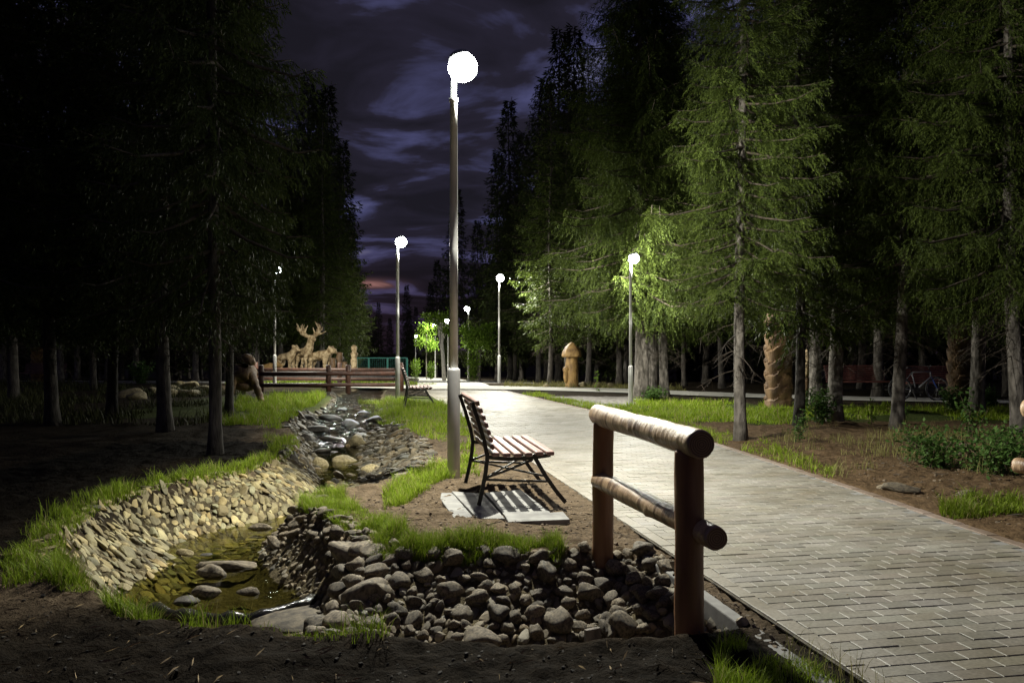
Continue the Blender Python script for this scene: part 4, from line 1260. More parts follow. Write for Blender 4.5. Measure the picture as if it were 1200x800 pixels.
# ------------------------------------------------------------------ leafy plants
def leafy(name, n_stem, h_, spread, nleaf, ls, mat, seed, stem_r=0.006, crown_only=False, z0=0.0):
    rr = random.Random(seed); rg = np.random.default_rng(seed)
    root = empty(name); w_ = MB(); pts = []
    for i in range(n_stem):
        a = rr.uniform(0, 2 * PI); s = rr.uniform(0.2, 1) * spread; hh = h_ * rr.uniform(0.6, 1)
        b = Vector((rr.gauss(0, 0.15) * spread, rr.gauss(0, 0.15) * spread, -0.03)); t = Vector((math.cos(a) * s, math.sin(a) * s, hh))
        mid = b.lerp(t, 0.5) + Vector((0, 0, hh * 0.12))
        w_.tube([b, mid, t], [stem_r, stem_r * 0.7, stem_r * 0.3], 4, cap=False)
        for k_ in range(nleaf):
            q = rr.uniform(z0, 1) ** 0.8
            p = (b * (1 - q) ** 2 + mid * 2 * q * (1 - q) + t * q * q) + Vector((rr.gauss(0, 1), rr.gauss(0, 1), rr.gauss(0, 1))) * spread * 0.16
            pts.append(p[:])
    w_.build("stem", M["stem"], root, smooth=True)
    p = np.array(pts); n_ = len(p)
    d = rg.normal(0, 1, (n_, 3)); d[:, 2] *= 0.6; d /= np.linalg.norm(d, axis=1)[:, None]
    wv = np.cross(d, rg.normal(0, 1, (n_, 3))); wv /= np.linalg.norm(wv, axis=1)[:, None]
    l = ls * rg.uniform(0.6, 1.3, n_)[:, None]
    V = np.stack([p, p + d * l * 0.5 - wv * l * 0.26, p + d * l, p + d * l * 0.5 + wv * l * 0.26], 1).reshape(-1, 3)
    mesh_np("leaves", V, np.arange(n_ * 4).reshape(-1, 4), mat, root, attr={"tint": np.repeat(rg.random(n_), 4)[:, None] * np.ones((1, 3))})
    return root


def put(root, px, py, label, cat, Y=None, sc=1.0, group=None, z=None):
    c = P(px, py) if Y is None else A(px, Y)
    root["category"] = cat
    return place(root, (c.x, c.y, h1(c.x, c.y) if z is None else z), random.uniform(0, 6), sc, label, group)


sh1 = leafy("shrub", 26, 0.42, 0.50, 60, 0.055, M["leafy"], 1)
put(sh1, 1100, 548, "dense low green shrub left of the pale stones on the mound", "shrub")
put(copy_tree(sh1), 1160, 556, "low green shrub right of the pale stones, beside the log end", "shrub", sc=1.05)
put(copy_tree(sh1), 1195, 545, "low shrub behind the right log rail end", "shrub", sc=0.9)
sh2 = leafy("weed_plant", 8, 0.75, 0.25, 36, 0.07, M["leafy"], 2)
put(sh2, 1137, 520, "tall upright weed plant with yellow green leaves on the mound", "plant")
put(copy_tree(sh2), 1060, 495, "weed plant at the foot of the leaning spruce", "plant", sc=0.6)
put(copy_tree(sh2), 936, 517, "yellowing plant below the thin spruce right of the path", "plant", sc=0.7)
sh3 = leafy("bush", 16, 0.75, 0.45, 60, 0.09, M["leafy"], 3)
put(sh3, 963, 496, "dark round bush between the thin and the dark spruce trunks", "bush", sc=0.85)
put(copy_tree(sh3), 1120, 482, "bush growing against the right carved post", "bush", sc=0.8)
put(copy_tree(sh3), 1160, 478, "wide low bush at the right end of the lawn", "bush", sc=0.7)
put(copy_tree(sh3), 765, 470, "ferny bush at the roots of the trio of spruces", "bush", sc=(1.0, 1.0, 0.55))
put(copy_tree(sh3), 166, 440, "pale green bush lit by a lamp behind the left trees", "bush", Y=34, sc=1.3)
sap = leafy("sapling", 2, 0.95, 0.10, 16, 0.10, M["leafy_lit"], 4)
put(sap, 699, 462, "thin sapling with a few lit leaves beside the cross path", "plant", Y=26.5)
put(copy_tree(sap), 1022, 500, "small reddish sapling in front of the left red bench", "plant", Y=15.0, sc=0.7)
yb = leafy("bush", 14, 1.7, 0.6, 50, 0.14, M["leafy_lit"], 5)
put(yb, 555, 446, "upright leafy bush under the lamp right of the near pole", "bush", Y=44, sc=1.0)
put(copy_tree(yb), 487, 446, "leafy bush under the farthest lamp", "bush", Y=60, sc=0.9)
put(copy_tree(yb), 505, 446, "leafy bush between the farthest lamps", "bush", Y=58, sc=0.8)


def broadleaf(name, h_, zc, rx, nl, ls, mat, seed, rt=0.07, leanx=0.0, bark="bark"):
    rr = random.Random(seed); rg = np.random.default_rng(seed)
    root = empty(name); w_ = MB()
    top = Vector((leanx, 0, h_))
    w_.tube([(0, 0, -0.2), (leanx * 0.3, 0.05, h_ * 0.35), (leanx * 0.7, 0, h_ * 0.7), top], [rt, rt * 0.8, rt * 0.55, rt * 0.2], 8)
    cen = []
    for i in range(16):
        b = Vector((leanx * 0.6, 0, rr.uniform(0.45, 0.9) * h_)); a = rr.uniform(0, 2 * PI); r = rr.uniform(0.4, 1) * rx
        t = Vector((leanx + math.cos(a) * r, math.sin(a) * r, zc + rr.uniform(-0.5, 0.6) * (h_ - zc) * 1.2))
        w_.tube([b, b.lerp(t, 0.5) + Vector((0, 0, 0.1)), t], [rt * 0.35, rt * 0.2, 0.006], 4, cap=False); cen.append(t)
    w_.build("trunk", M[bark], root, smooth=True)
    c_ = np.array([t[:] for t in cen])[rg.integers(0, len(cen), nl)]
    p = c_ + rg.normal(0, 1, (nl, 3)) * np.array([0.26, 0.26, 0.16]) * rx
    d = rg.normal(0, 1, (nl, 3)); d[:, 2] -= 0.4; d /= np.linalg.norm(d, axis=1)[:, None]
    wv = np.cross(d, rg.normal(0, 1, (nl, 3))); wv /= np.linalg.norm(wv, axis=1)[:, None]
    l = ls * rg.uniform(0.6, 1.3, nl)[:, None]
    V = np.stack([p, p + d * l * 0.5 - wv * l * 0.32, p + d * l, p + d * l * 0.5 + wv * l * 0.32], 1).reshape(-1, 3)
    mesh_np("crown", V, np.arange(nl * 4).reshape(-1, 4), mat, root, attr={"tint": np.repeat(rg.random(nl), 4)[:, None] * np.ones((1, 3))})
    return root


t1 = broadleaf("young_tree", 3.4, 2.5, 0.9, 2600, 0.16, M["leafy_lit"], 31)
put(t1, 562, 446, "small broadleaf tree with lit green leaves right of the near lamp pole", "tree", Y=47)
put(copy_tree(t1), 500, 446, "small bright leaved tree lit by the lamp just beside it", "tree", Y=62, sc=(0.8, 0.8, 1.3))
t2 = broadleaf("birch_tree", 4.2, 3.4, 0.7, 1100, 0.15, M["leafy_lit"], 32, rt=0.13, leanx=-0.35, bark="birch")
put(t2, 521, 447, "leaning white birch trunk beneath the far lamps", "tree", Y=46)
t2.rotation_euler = (0, 0, 0)

# ------------------------------------------------------------------ street lamps
def make_lamp():
    root = empty("street_lamp", label="lamp", cat="street lamp")
    b = MB(); b.lathe([(0.070, -0.25), (0.070, 1.17), (0.066, 1.19), (0.050, 1.20)], 20); b.build("lower_pole", M["steel"], root, smooth=True, bevel=0.003)
    b = MB(); b.lathe([(0.047, 1.195), (0.044, 2.5), (0.040, 4.12), (0.052, 4.125), (0.052, 4.16), (0.034, 4.165), (0.032, 4.40)], 20); b.build("upper_pole", M["steel"], root, smooth=True)
    b = MB(); b.tube([(0, 0, 4.36), (0.02, 0, 4.50), (0.06, 0, 4.58)], [0.034, 0.032, 0.030], 10); b.build("arm", M["steel"], root, smooth=True)
    T = Matrix.Translation((0.10, 0, 4.50)) @ Matrix.Rotation(-0.30, 4, "Y")
    b = MB(); vs = []; fs = []
    prof = [(0.03, 0.185), (0.07, 0.180), (0.10, 0.160), (0.112, 0.135), (0.115, 0.125), (0.10, 0.12)]
    for r_, z_ in prof:
        for k_ in range(20):
            a = 2 * PI * k_ / 20; vs.append(T @ Vector((r_ * 1.05 * math.cos(a), r_ * math.sin(a), z_)))
    for i in range(len(prof) - 1):
        for k_ in range(20): fs.append([i * 20 + k_, (i + 1) * 20 + k_, (i + 1) * 20 + (k_ + 1) % 20, i * 20 + (k_ + 1) % 20])
    fs.append(list(range(20)))
    b.add(vs, fs); b.build("housing", M["head"], root, smooth=True)
    b = MB(); vs = []; fs = []
    for i, t in enumerate(np.linspace(-0.60, 1, 13)):
        r_ = 0.155 * math.cos(t * PI / 2); z_ = -0.155 * math.sin(t * PI / 2)
        for k_ in range(20):
            a = 2 * PI * k_ / 20; vs.append(T @ Vector((r_ * 1.05 * math.cos(a), r_ * math.sin(a), z_)))
    for i in range(12):
        for k_ in range(20): fs.append([i * 20 + k_, (i + 1) * 20 + k_, (i + 1) * 20 + (k_ + 1) % 20, i * 20 + (k_ + 1) % 20])
    b.add(vs, fs); b.build("glare_bowl", M["glow"], root, smooth=True)  # bowl rounded out to a large globe to stand in for glare
    ld = bpy.data.lights.new("lamp_light", "SPOT")
    ld.energy = LAMP_W; ld.color = (1.0, 0.985, 0.86); ld.spot_size = math.radians(180); ld.spot_blend = 0.45; ld.shadow_soft_size = 0.05
    lo = bpy.data.objects.new("lamp_light", ld); COL.objects.link(lo); lo.parent = root
    lo.location = (0.20, -0.14, 4.29)
    lo.rotation_euler = (0, -0.65, 0)
    return root


lamp = make_lamp()
LG = "street lamps along the park paths"
lamps = [(-0.64, 8.72, 0.0, "tallest brightest lamp, grey pole beside the near bench"),
         (A(466, 22.8).x, 22.8, 0.0, "bright lamp on a grey pole behind the far bench"),
         (A(585, 34.0).x, 34.0, -1.1, "bright lamp in the middle distance right of the near pole"),
         (A(739, 20.3).x, 20.3, 0.0, "bright lamp against the trio of thick spruces"),
         (A(322, 31.0).x, 31.0, 0.3, "lamp seen through the left trees beside the carved animals"),
         (A(549, 50.0).x, 50.0, 2.9, "lamp above the small green tree right of the near pole"),
         (A(525, 60.0).x, 60.0, 3.0, "distant lamp close left of the near pole"),
         (A(510, 66.0).x, 66.0, 3.0, "distant lamp beside the birch"),
         (A(487, 85.0).x, 85.0, 0.4, "farthest lamp at the end of the path")]
for i, (x, y, rz, lab) in enumerate(lamps):
    o = lamp if i == 0 else copy_tree(lamp)
    z = 0.0 if y < 30 else float(H(np.array([x]), np.array([y]), False)[0])
    place(o, (x, y, z), rz, 0.83 if i == 3 else 1.0, lab, LG)
    if i == 3:
        for ch in o.children:
            if ch.type == "LIGHT":
                pl_ = bpy.data.lights.new("lamp_light", "POINT"); pl_.energy = LAMP_W * 0.42; pl_.color = (1.0, 0.985, 0.86); pl_.shadow_soft_size = 0.05
                ch.data = pl_

# ------------------------------------------------------------------ benches
def make_bench(mat, name="park_bench", length=1.38):
    """origin under the seat, x = facing direction, y = length"""
    root = empty(name, label="bench", cat="bench")
    hl = length / 2
    def bar(b, pts, w=0.035, t=0.022):
        pts = [Vector(p) for p in pts]
        for i in range(len(pts) - 1):
            a, c = pts[i], pts[i + 1]; d = c - a
            ang = math.atan2(d.z, d.x)
            R_ = Matrix.Rotation(-ang, 3, "Y")
            b.box((a + c) / 2, (d.length + 0.012, t, w), rot=R_)
    for s in (-1, 1):
        y = s * (hl - 0.10)
        b = MB()
        bar(b, [(-0.36, y, 0.0), (-0.325, y, 0.15), (-0.30, y, 0.28), (-0.285, y, 0.42)])
        b.build("back_leg", M["iron"], root)
        b = MB()
        bar(b, [(0.42, y, 0.0), (0.33, y, 0.11), (0.24, y, 0.24), (0.17, y, 0.36), (0.13, y, 0.43)])
        b.build("front_leg", M["iron"], root)
        b = MB()
        bar(b, [(-0.285, y, 0.42), (-0.10, y, 0.395), (0.12, y, 0.405), (0.28, y, 0.425)])
        bar(b, [(-0.285, y, 0.42), (-0.31, y, 0.55), (-0.36, y, 0.72), (-0.42, y, 0.90)])
        b.build("side_frame", M["iron"], root)
        b = MB()
        bar(b, [(-0.31, y, 0.23), (-0.1, y, 0.30), (0.12, y, 0.385)], 0.02, 0.016)
        bar(b, [(-0.31, y, 0.22), (0.0, y, 0.20), (0.25, y, 0.19)], 0.02, 0.016)
        b.build("brace", M["iron"], root)
    b = MB(); b.tube([(-0.31, -hl + 0.1, 0.23), (0.22, hl - 0.1, 0.24)], 0.010, 6); b.tube([(-0.31, hl - 0.1, 0.23), (0.22, -hl + 0.1, 0.24)], 0.010, 6)
    b.build("stretcher", M["iron"], root)
    for k_ in range(6):
        x = -0.22 + k_ * 0.098; z = 0.440 + 0.004 * abs(k_ - 2) ** 1.3 - (0.006 if k_ == 5 else 0)
        b = MB(); b.box((x, 0, z), (0.068, length, 0.038)); b.build("seat_slat", mat, root, bevel=0.012, seg=3)
    for k_ in range(7):
        q = k_ / 6; z = 0.515 + q * 0.385; x = -0.275 - 0.13 * q ** 1.3 
        b = MB(); b.box((x + 0.025, 0, z), (0.034, length, 0.048), rot=Matrix.Rotation(-0.25, 3, "Y")); b.build("back_slat", mat, root, bevel=0.011, seg=3)
    return root


BR = math.radians(9)
bench = make_bench(M["slat"])
place(bench, (-0.03, 7.66, 0.035), BR, 1.0, "near park bench on concrete slabs, seen from its end beside the tall lamp", "park benches")
b2 = copy_tree(bench); place(b2, (A(490, 19.8).x, 19.9, 0.03), BR, 1.0, "farther park bench seen from its end in front of the second lamp", "park benches")
rb = make_bench(M["redslat"], length=1.9)
place(rb, (A(1012, 23.2).x, 23.4, 0.02), -PI / 2 + 0.15, 1.0, "red slatted bench facing the path, left of the leaning spruce", "red park benches")
place(copy_tree(rb), (A(1097, 22.6).x, 22.6, 0.02), -PI / 2 + 0.1, 1.0, "red slatted bench behind the bicycle", "red park benches")
lb = make_bench(M["darkslat"], length=2.0)
place(lb, (A(45, 38.0).x, 38.3, float(H(np.array([-22.7]), np.array([38.3]), False)[0])), -PI / 2, 1.0, "dark bench between the left trunks in front of a carved stump", "park benches")

# concrete slabs under the near bench
def slab(px_poly, z, label):
    cs_ = [P(a, b, z) for a, b in px_poly]
    b = MB(); n_ = len(cs_)
    vs = [(c_.x, c_.y, z) for c_ in cs_] + [(c_.x, c_.y, z - 0.07) for c_ in cs_]
    fs = [list(range(n_))[::-1], [n_ + i for i in range(n_)]] + [[i, (i + 1) % n_, n_ + (i + 1) % n_, n_ + i] for i in range(n_)]
    b.add(vs, fs)
    o = b.build("paving_slab", M["concrete"], bevel=0.006)
    return tag(o, label, "paving slab", "slabs under the near bench")


slab([(517, 577), (516, 584), (534, 609), (558, 609), (530, 577)], 0.014, "narrow kerb-like slab at the left end of the bench pad")
slab([(529, 575), (560, 607), (592, 607), (566, 578)], 0.026, "left concrete slab under the back of the near bench")
slab([(568, 577), (594, 606), (648, 602), (610, 573)], 0.022, "middle concrete slab in the striped shadow of the near bench")
slab([(592, 604), (596, 611), (668, 608), (660, 599)], 0.034, "long thin slab lying in front of the bench shadow")

# ------------------------------------------------------------------ log railing
def log(pts, r, name, parent, mat, seed=0, r1=None):
    """round trunk with swellings, flats and a few knots"""
    rr = random.Random(seed); P0, P1 = Vector(pts[0]), Vector(pts[1]); n_, k_ = 80, 32
    ln = (P1 - P0).length; ax = (P1 - P0).normalized()
    b = MB(); q = []; rad = []
    for i in range(n_):
        t = i / (n_ - 1); q.append(P0.lerp(P1, t)); rad.append(r * (0.94 if i in (0, n_ - 1) else 1))
    b.tube(q, rad, k_)
    knots = [(rr.uniform(0.06, 0.94) * ln, rr.uniform(0, 2 * PI), rr.uniform(0.016, 0.028), rr.uniform(0.004, 0.010)) for _ in range(int(ln / 0.16))]
    o_ = b.v[0] - q[0]; ex = o_.normalized(); ey = ax.cross(ex)
    for i, v_ in enumerate(b.v):
        d_ = v_ - P0; t = d_.dot(ax); rv = d_ - ax * t
        if rv.length < 1e-6: continue
        a_ = math.atan2(rv.dot(ey), rv.dot(ex)); u_ = rv.normalized()
        f = 0.0030 * noise.noise(Vector((math.cos(a_) * 1.2, math.sin(a_) * 1.2, t * 3 + seed))) * 1.6
        f += 0.0022 * noise.noise(Vector((math.cos(a_) * 4, math.sin(a_) * 4, t * 7 + seed)))
        for kt, ka, kr, kh in knots:
            da = (a_ - ka + PI) % (2 * PI) - PI
            g = math.exp(-((t - kt) / kr) ** 2 - (da * r / kr) ** 2)
            f += kh * g
        b.v[i] = v_ + u_ * f
    return b.build(name, mat, parent, smooth=True)


def end_mat():
    m, nt, N, L, b_ = mat_base("log_end_rings")
    tc = N.new("ShaderNodeTexCoord"); wv = N.new("ShaderNodeTexWave"); wv.wave_type = "RINGS"; wv.rings_direction = "Y"
    wv.inputs["Scale"].default_value = 28; wv.inputs["Distortion"].default_value = 2.0; wv.inputs["Detail"].default_value = 3
    L.new(tc.outputs["Object"], wv.inputs["Vector"])
    cr = N.new("ShaderNodeValToRGB"); cr.color_ramp.elements[0].color = (0.09, 0.045, 0.02, 1); cr.color_ramp.elements[1].color = (0.27, 0.16, 0.08, 1)
    L.new(wv.outputs["Fac"], cr.inputs[0]); L.new(cr.outputs[0], b_.inputs["Base Color"]); b_.inputs["Roughness"].default_value = 0.75
    return m


M["logend"] = end_mat()


def make_railing():
    """origin at the near post foot; runs away along +y"""
    root = empty("log_railing", label="railing", cat="railing")
    ln = 1.52
    for y in (0, ln):
        log([(0.0, y, -0.35), (0.004, y, 0.90)], 0.072, "post", root, M["post"], 7 + int(y))
    top = log([(0.0, -0.16, 0.945), (0.0, ln + 0.12, 0.945)], 0.072, "top_rail", root, M["log"], 1)
    low = log([(0.06, -0.20, 0.50), (-0.02, ln + 0.03, 0.50)], 0.060, "lower_rail", root, M["log"], 2)
    for p, y, r in ((top, -0.163, 0.064), (top, ln + 0.123, 0.064), (low, -0.203, 0.053)):
        x = 0 if p is top else 0.06
        b = MB(); z = 0.945 if p is top else 0.50
        b.tube([(0, -0.001, 0), (0, 0.004, 0)], r, 24); b.build("end_grain", M["logend"], p).location = (x, y, z)
    return root


rail = make_railing()
ang = math.atan2(5.42 - 3.95, 0.63 - 0.885) - PI / 2
place(rail, (0.885, 3.98, -0.0), ang, 1.0, "round log railing with two posts between the stony ditch and the path", "log railings")
r2 = copy_tree(rail)
place(r2, (4.092, 6.07, 0.0), 0.478 + PI, 1.0, "log railing on the right of the path of which only rail ends show", "log railings")

# little plank stake and log end lying at right
b = MB(); c = P(702, 745, -0.15); b.box((c.x, c.y + 0.35, -0.33), (0.10, 0.03, 0.20), rot=Matrix.Rotation(0.5, 3, "Z")); 
tag(b.build("wooden_stake", M["bark"], bevel=0.003), "short pale board stub standing in the ditch stones", "board")

# fallen leaves, needles and twigs
def litter(name, poly, n_, lmin, lmax, mat, label, up=0.004, ratio=0.45):
    X, Y = scatter(poly, n_)
    onpath = (X > XLf(Y)) & (X < XRf(Y))
    Z = np.where(onpath, 0.006, H(X, Y) + 0.003) + up
    n_ = len(X); a = rng.uniform(0, 2 * PI, n_); l = rng.uniform(lmin, lmax, n_); w_ = l * ratio * rng.uniform(0.6, 1.2, n_)
    dx, dy = np.cos(a), np.sin(a)
    V = np.stack([np.stack([X - dx * l / 2, Y - dy * l / 2, Z], 1), np.stack([X - dy * w_ / 2, Y + dx * w_ / 2, Z + l * 0.12], 1),
                  np.stack([X + dx * l / 2, Y + dy * l / 2, Z + l * rng.uniform(0, 0.2, n_)], 1), np.stack([X + dy * w_ / 2, Y - dx * w_ / 2, Z + l * 0.05], 1)], 1)
    o = mesh_np(name, V.reshape(-1, 3), np.arange(n_ * 4).reshape(-1, 4), mat)
    return tag(o, label, "litter", None, "stuff")


M["leaf_dead"] = pm("dead_leaves", (0.10, 0.06, 0.025), (0.28, 0.19, 0.07), 30, 0.8, coord="World")
litter("fallen_leaves", [(-1.5, 8.5), (-0.8, 5.9), (0.9, 5.7), (0.3, 9.0), (-0.6, 9)], 160, 0.015, 0.04, M["leaf_dead"], "dry leaves lying on the bare soil round the near bench")
litter("fallen_leaves", [(1.4, 3.2), (3.9, 3.0), (3.6, 8), (2.2, 16), (0.9, 16), (0.2, 10.4)], 110, 0.012, 0.032, M["leaf_dead"], "few dry leaves scattered over the pavers")
litter("fallen_leaves", [(3.8, 5.8), (3.6, 8.2), (5, 12), (9, 14), (9, 9), (5, 6)], 420, 0.02, 0.05, M["leaf_dead"], "dry leaves and chips on the soil right of the path")
litter("fallen_twigs", [(-1.5, 8.5), (-0.8, 5.9), (0.9, 5.7), (0.3, 9.0), (-0.6, 9)], 260, 0.03, 0.11, M["twig"], "thin twigs and needles on the soil round the near bench", ratio=0.06)
litter("fallen_twigs", [(3.8, 5.8), (3.6, 8.2), (5, 12), (9, 14), (9, 9), (5, 6)], 600, 0.04, 0.16, M["twig"], "thin twigs on the brown soil right of the path", ratio=0.06)
litter("fallen_twigs", [(-4.5, 3.0), (1.0, 3.0), (0.9, 3.75), (0, 3.72), (-1.3, 3.8), (-2.2, 4.15), (-3.2, 5.4), (-4.8, 5)], 700, 0.02, 0.10, M["leaf_dead"], "pale twigs and needles on the dark foreground soil", ratio=0.07)

# ------------------------------------------------------------------ footbridge railing
def rail_fence(pts, name, label, group):
    root = empty(name, pts[0], label=label, cat="fence", group=group)
    o_ = Vector(pts[0])
    ps = [Vector(p) - o_ for p in pts]
    for p in ps:
        b = MB(); b.tube([p + Vector((0, 0, -0.3)), p + Vector((0, 0, 0.86)), p + Vector((0, 0, 0.90))], [0.095, 0.09, 0.06], 12); b.build("post", M["rail_dark"], root, smooth=True)
    for z, r_ in ((0.60, 0.075), (0.22, 0.07)):
        b = MB(); b.tube([p + Vector((0, -0.05, z)) for p in ps], r_, 10); b.build("rail", M["rail_dark"], root, smooth=True)
    return root


rail_fence([tuple(A(306, 26.6)), tuple(A(385, 26.8)), tuple(A(408, 27.0)), tuple(A(470, 27.0))], "bridge_railing", "dark brown log rail of the footbridge, nearer side", "footbridge railings")
rail_fence([tuple(A(300, 32.6)), tuple(A(398, 32.2)), tuple(A(470, 31.8))], "bridge_railing", "dark brown log rail of the footbridge, farther side", "footbridge railings")

# green mesh fence
gf = empty("mesh_fence", tuple(A(418, 46.0, -0.4)), label="green wire mesh fence with square frames beyond the footbridge", cat="fence")
gx = [0.0, A(432, 46).x - A(418, 46).x, A(454, 46).x - A(418, 46).x, A(477, 46).x - A(418, 46).x]
for x in gx:
    b = MB(); b.box((x, 0, 0.65), (0.09, 0.06, 1.4)); b.build("post", M["green"], gf)
b = MB(); b.box((gx[-1] / 2, 0, 1.34), (gx[-1], 0.05, 0.06)); b.box((gx[-1] / 2, 0, 0.08), (gx[-1], 0.05, 0.05)); b.build("rail", M["green"], gf)
b = MB()
for k_ in range(int(gx[-1] / 0.12)): b.box((0.06 + k_ * 0.12, 0, 0.7), (0.006, 0.006, 1.25))
for k_ in range(10): b.box((gx[-1] / 2, 0.008, 0.14 + k_ * 0.12), (gx[-1] - 0.1, 0.006, 0.006))
b.build("net", M["green"], gf)

# ------------------------------------------------------------------ carved figures
def skin_figure(name, nodes, edges, mat, parent=None, sub=2):
    me = bpy.data.meshes.new(name)
    me.from_pydata([n_[0] for n_ in nodes], edges, [])
    o = bpy.data.objects.new(name, me); COL.objects.link(o)
    md = o.modifiers.new("skin", "SKIN")
    for i, n_ in enumerate(nodes):
        sv = me.skin_vertices[0].data[i]; sv.radius = (n_[1], n_[2] if len(n_) > 2 else n_[1])
        sv.use_root = (i == 0)
    s_ = o.modifiers.new("sub", "SUBSURF"); s_.levels = sub; s_.render_levels = sub
    md.use_smooth_shade = True
    dg = bpy.context.evaluated_depsgraph_get()
    ev = o.evaluated_get(dg); m2 = bpy.data.meshes.new_from_object(ev)
    o.modifiers.clear(); o.data = m2
    rr = random.Random(3)
    for v_ in m2.vertices:
        k_ = 1 + 0.05 * noise.noise(v_.co * 7)
        v_.co = v_.co + v_.normal * 0.035 * noise.noise(v_.co * 9)
    m2.materials.clear(); m2.materials.append(mat)
    m2.polygons.foreach_set("use_smooth", [True] * len(m2.polygons))
    if parent: o.parent = parent
    return o


def quadruped(name, L_, hh, body, neck_up, mat, head=0.14, legr=0.07, muzzle=0.2, maned=False, elk=False):
    """faces +x, length L_, shoulder height hh"""
    s = 0.14 * L_ / 1.1
    N_ = [((-L_ * 0.38, 0, hh * 0.80), body * 0.88), ((-L_ * 0.12, 0, hh * 0.78), body * 0.95), ((L_ * 0.15, 0, hh * 0.80), body * 1.0), ((L_ * 0.34, 0, hh * 0.88), body * 0.95),
          ((L_ * 0.46, 0, hh * 0.98 + neck_up * 0.5), body * 0.62), ((L_ * 0.54, 0, hh + neck_up), head), ((L_ * 0.54 + muzzle, 0, hh + neck_up - 0.05), head * 0.62), ((L_ * 0.54 + muzzle * 1.5, 0, hh + neck_up - 0.09), head * 0.42)]
    E = [(0, 1), (1, 2), (2, 3), (3, 4), (4, 5), (5, 6), (6, 7)]
    def leg(att, x, y, back):
        i = len(N_)
        if back:
            N_.extend([((x, y, hh * 0.62), legr * 1.7), ((x + 0.06, y, hh * 0.42), legr * 1.2), ((x - 0.08, y, hh * 0.24), legr * 0.85), ((x - 0.03, y, 0.05), legr * 0.9), ((x + 0.06, y, 0.03), legr * 0.8)])
        else:
            N_.extend([((x, y, hh * 0.62), legr * 1.6), ((x, y, hh * 0.42), legr * 1.1), ((x + 0.02, y, hh * 0.22), legr * 0.9), ((x, y, 0.05), legr * 0.9), ((x + 0.07, y, 0.03), legr * 0.8)])
        E.append((att, i)); E.extend([(i + k_, i + k_ + 1) for k_ in range(4)])
    leg(0, -L_ * 0.38, s, True); leg(0, -L_ * 0.38, -s, True); leg(3, L_ * 0.30, s, False); leg(3, L_ * 0.30, -s, False)
    i = len(N_); N_.append(((-L_ * 0.5, 0, hh * 0.85), body * 0.25)); E.append((0, i))
    for sy in (-1, 1):
        i = len(N_); N_.append(((L_ * 0.50, sy * head * 1.1, hh + neck_up + head * 1.15), head * 0.28)); E.append((5, i))
    root = empty(name)
    skin_figure("body", N_, E, mat, root)
    return root


def antlers(parent, x, z, span, up, mat):
    rr = random.Random(9); 
    for sy in (-1, 1):
        b = MB()
        main = [(x, sy * 0.05, z), (x - 0.05, sy * span * 0.35, z + up * 0.25), (x - 0.12, sy * span * 0.6, z + up * 0.6), (x - 0.05, sy * span * 0.75, z + up)]
        b.tube(main, [0.07, 0.10, 0.13, 0.05], 8)
        for k_ in range(15):
            t = rr.uniform(0.2, 1) * 3; k0 = min(2, int(t)); a_ = Vector(main[k0]).lerp(Vector(main[k0 + 1]), t - k0)
            e_ = a_ + Vector((rr.uniform(-0.25, 0.25), sy * rr.uniform(-0.2, 0.45), rr.uniform(0.15, 0.5)))
            b.tube([a_, a_.lerp(e_, 0.5) + Vector((0, sy * 0.05, -0.02)), e_], [0.055, 0.045, 0.015], 6)
        b.build("antler", mat, parent, smooth=True)


def ground_at(px, Y):
    c = A(px, Y); z = float(H(np.array([c.x]), np.array([c.y]), False)[0]); return (c.x, c.y, z - 0.02)


calf = quadruped("carved_animal", 0.95, 0.86, 0.19, 0.16, M["carved_pale"], head=0.14, legr=0.07)
calf["category"] = "wood carving"
place(calf, ground_at(336, 40), -0.5, 1.12, "carved wooden bear cub left of the big antlered elk", "carved wooden animals")
elk = quadruped("carved_elk", 1.15, 1.22, 0.24, 0.42, M["carved_pale"], head=0.15, legr=0.075, muzzle=0.24)
antlers(elk, 0.58, 1.68, 0.75, 0.38, M["carved_pale"])
elk["category"] = "wood carving"
place(elk, ground_at(357, 40), -0.75, 1.0, "big carved wooden elk with wide branching antlers", "carved wooden animals")
bear = quadruped("carved_animal", 1.2, 0.92, 0.26, 0.06, M["carved_pale"], head=0.17, legr=0.095)
bear["category"] = "wood carving"
place(bear, ground_at(375, 40), -0.35, 1.05, "carved wooden bear walking right of the elk", "carved wooden animals")
cub = quadruped("carved_animal", 0.8, 0.40, 0.22, 0.05, M["carved"], head=0.15, legr=0.08)
cub["category"] = "wood carving"
place(cub, ground_at(315, 39.5), -0.2, 1.0, "small low carved animal farthest left behind the footbridge rail", "carved wooden animals")
# standing carved figure and stumps right of the animals
fig = empty("carved_figure", ground_at(415, 39), label="slim upright carved figure of pale wood right of the carved animals", cat="wood carving", group="carved wooden animals")
b = MB(); b.lathe([(0.20, 0), (0.22, 0.12), (0.15, 0.2), (0.17, 0.6), (0.13, 0.75), (0.19, 0.95), (0.10, 1.03), (0.15, 1.15), (0.14, 1.27), (0.05, 1.36)], 14, fn=lambda t, z: 1 + 0.10 * math.sin(3 * t + z * 7))
b.build("body", M["carved_pale"], fig, smooth=True)
for i, (px, Y, h_) in enumerate([(390, 38.5, 0.8), (398, 39.5, 0.95), (404, 38.6, 0.6)]):
    b = MB(); b.lathe([(0.17, 0), (0.15, h_ * 0.5), (0.18, h_ * 0.7), (0.13, h_ * 0.85), (0.15, h_ * 0.95), (0.05, h_)], 12, fn=lambda t, z: 1 + 0.12 * math.sin(2 * t + z * 9))
    o = b.build("carved_stump", M["carved_dark"], smooth=True); o.location = ground_at(px, Y)
    tag(o, ["reddish carved stump right beside the walking bear", "tallest reddish carved stump behind the footbridge posts", "short reddish carved stump beside the slim pale figure"][i], "wood carving", "small carved stumps")


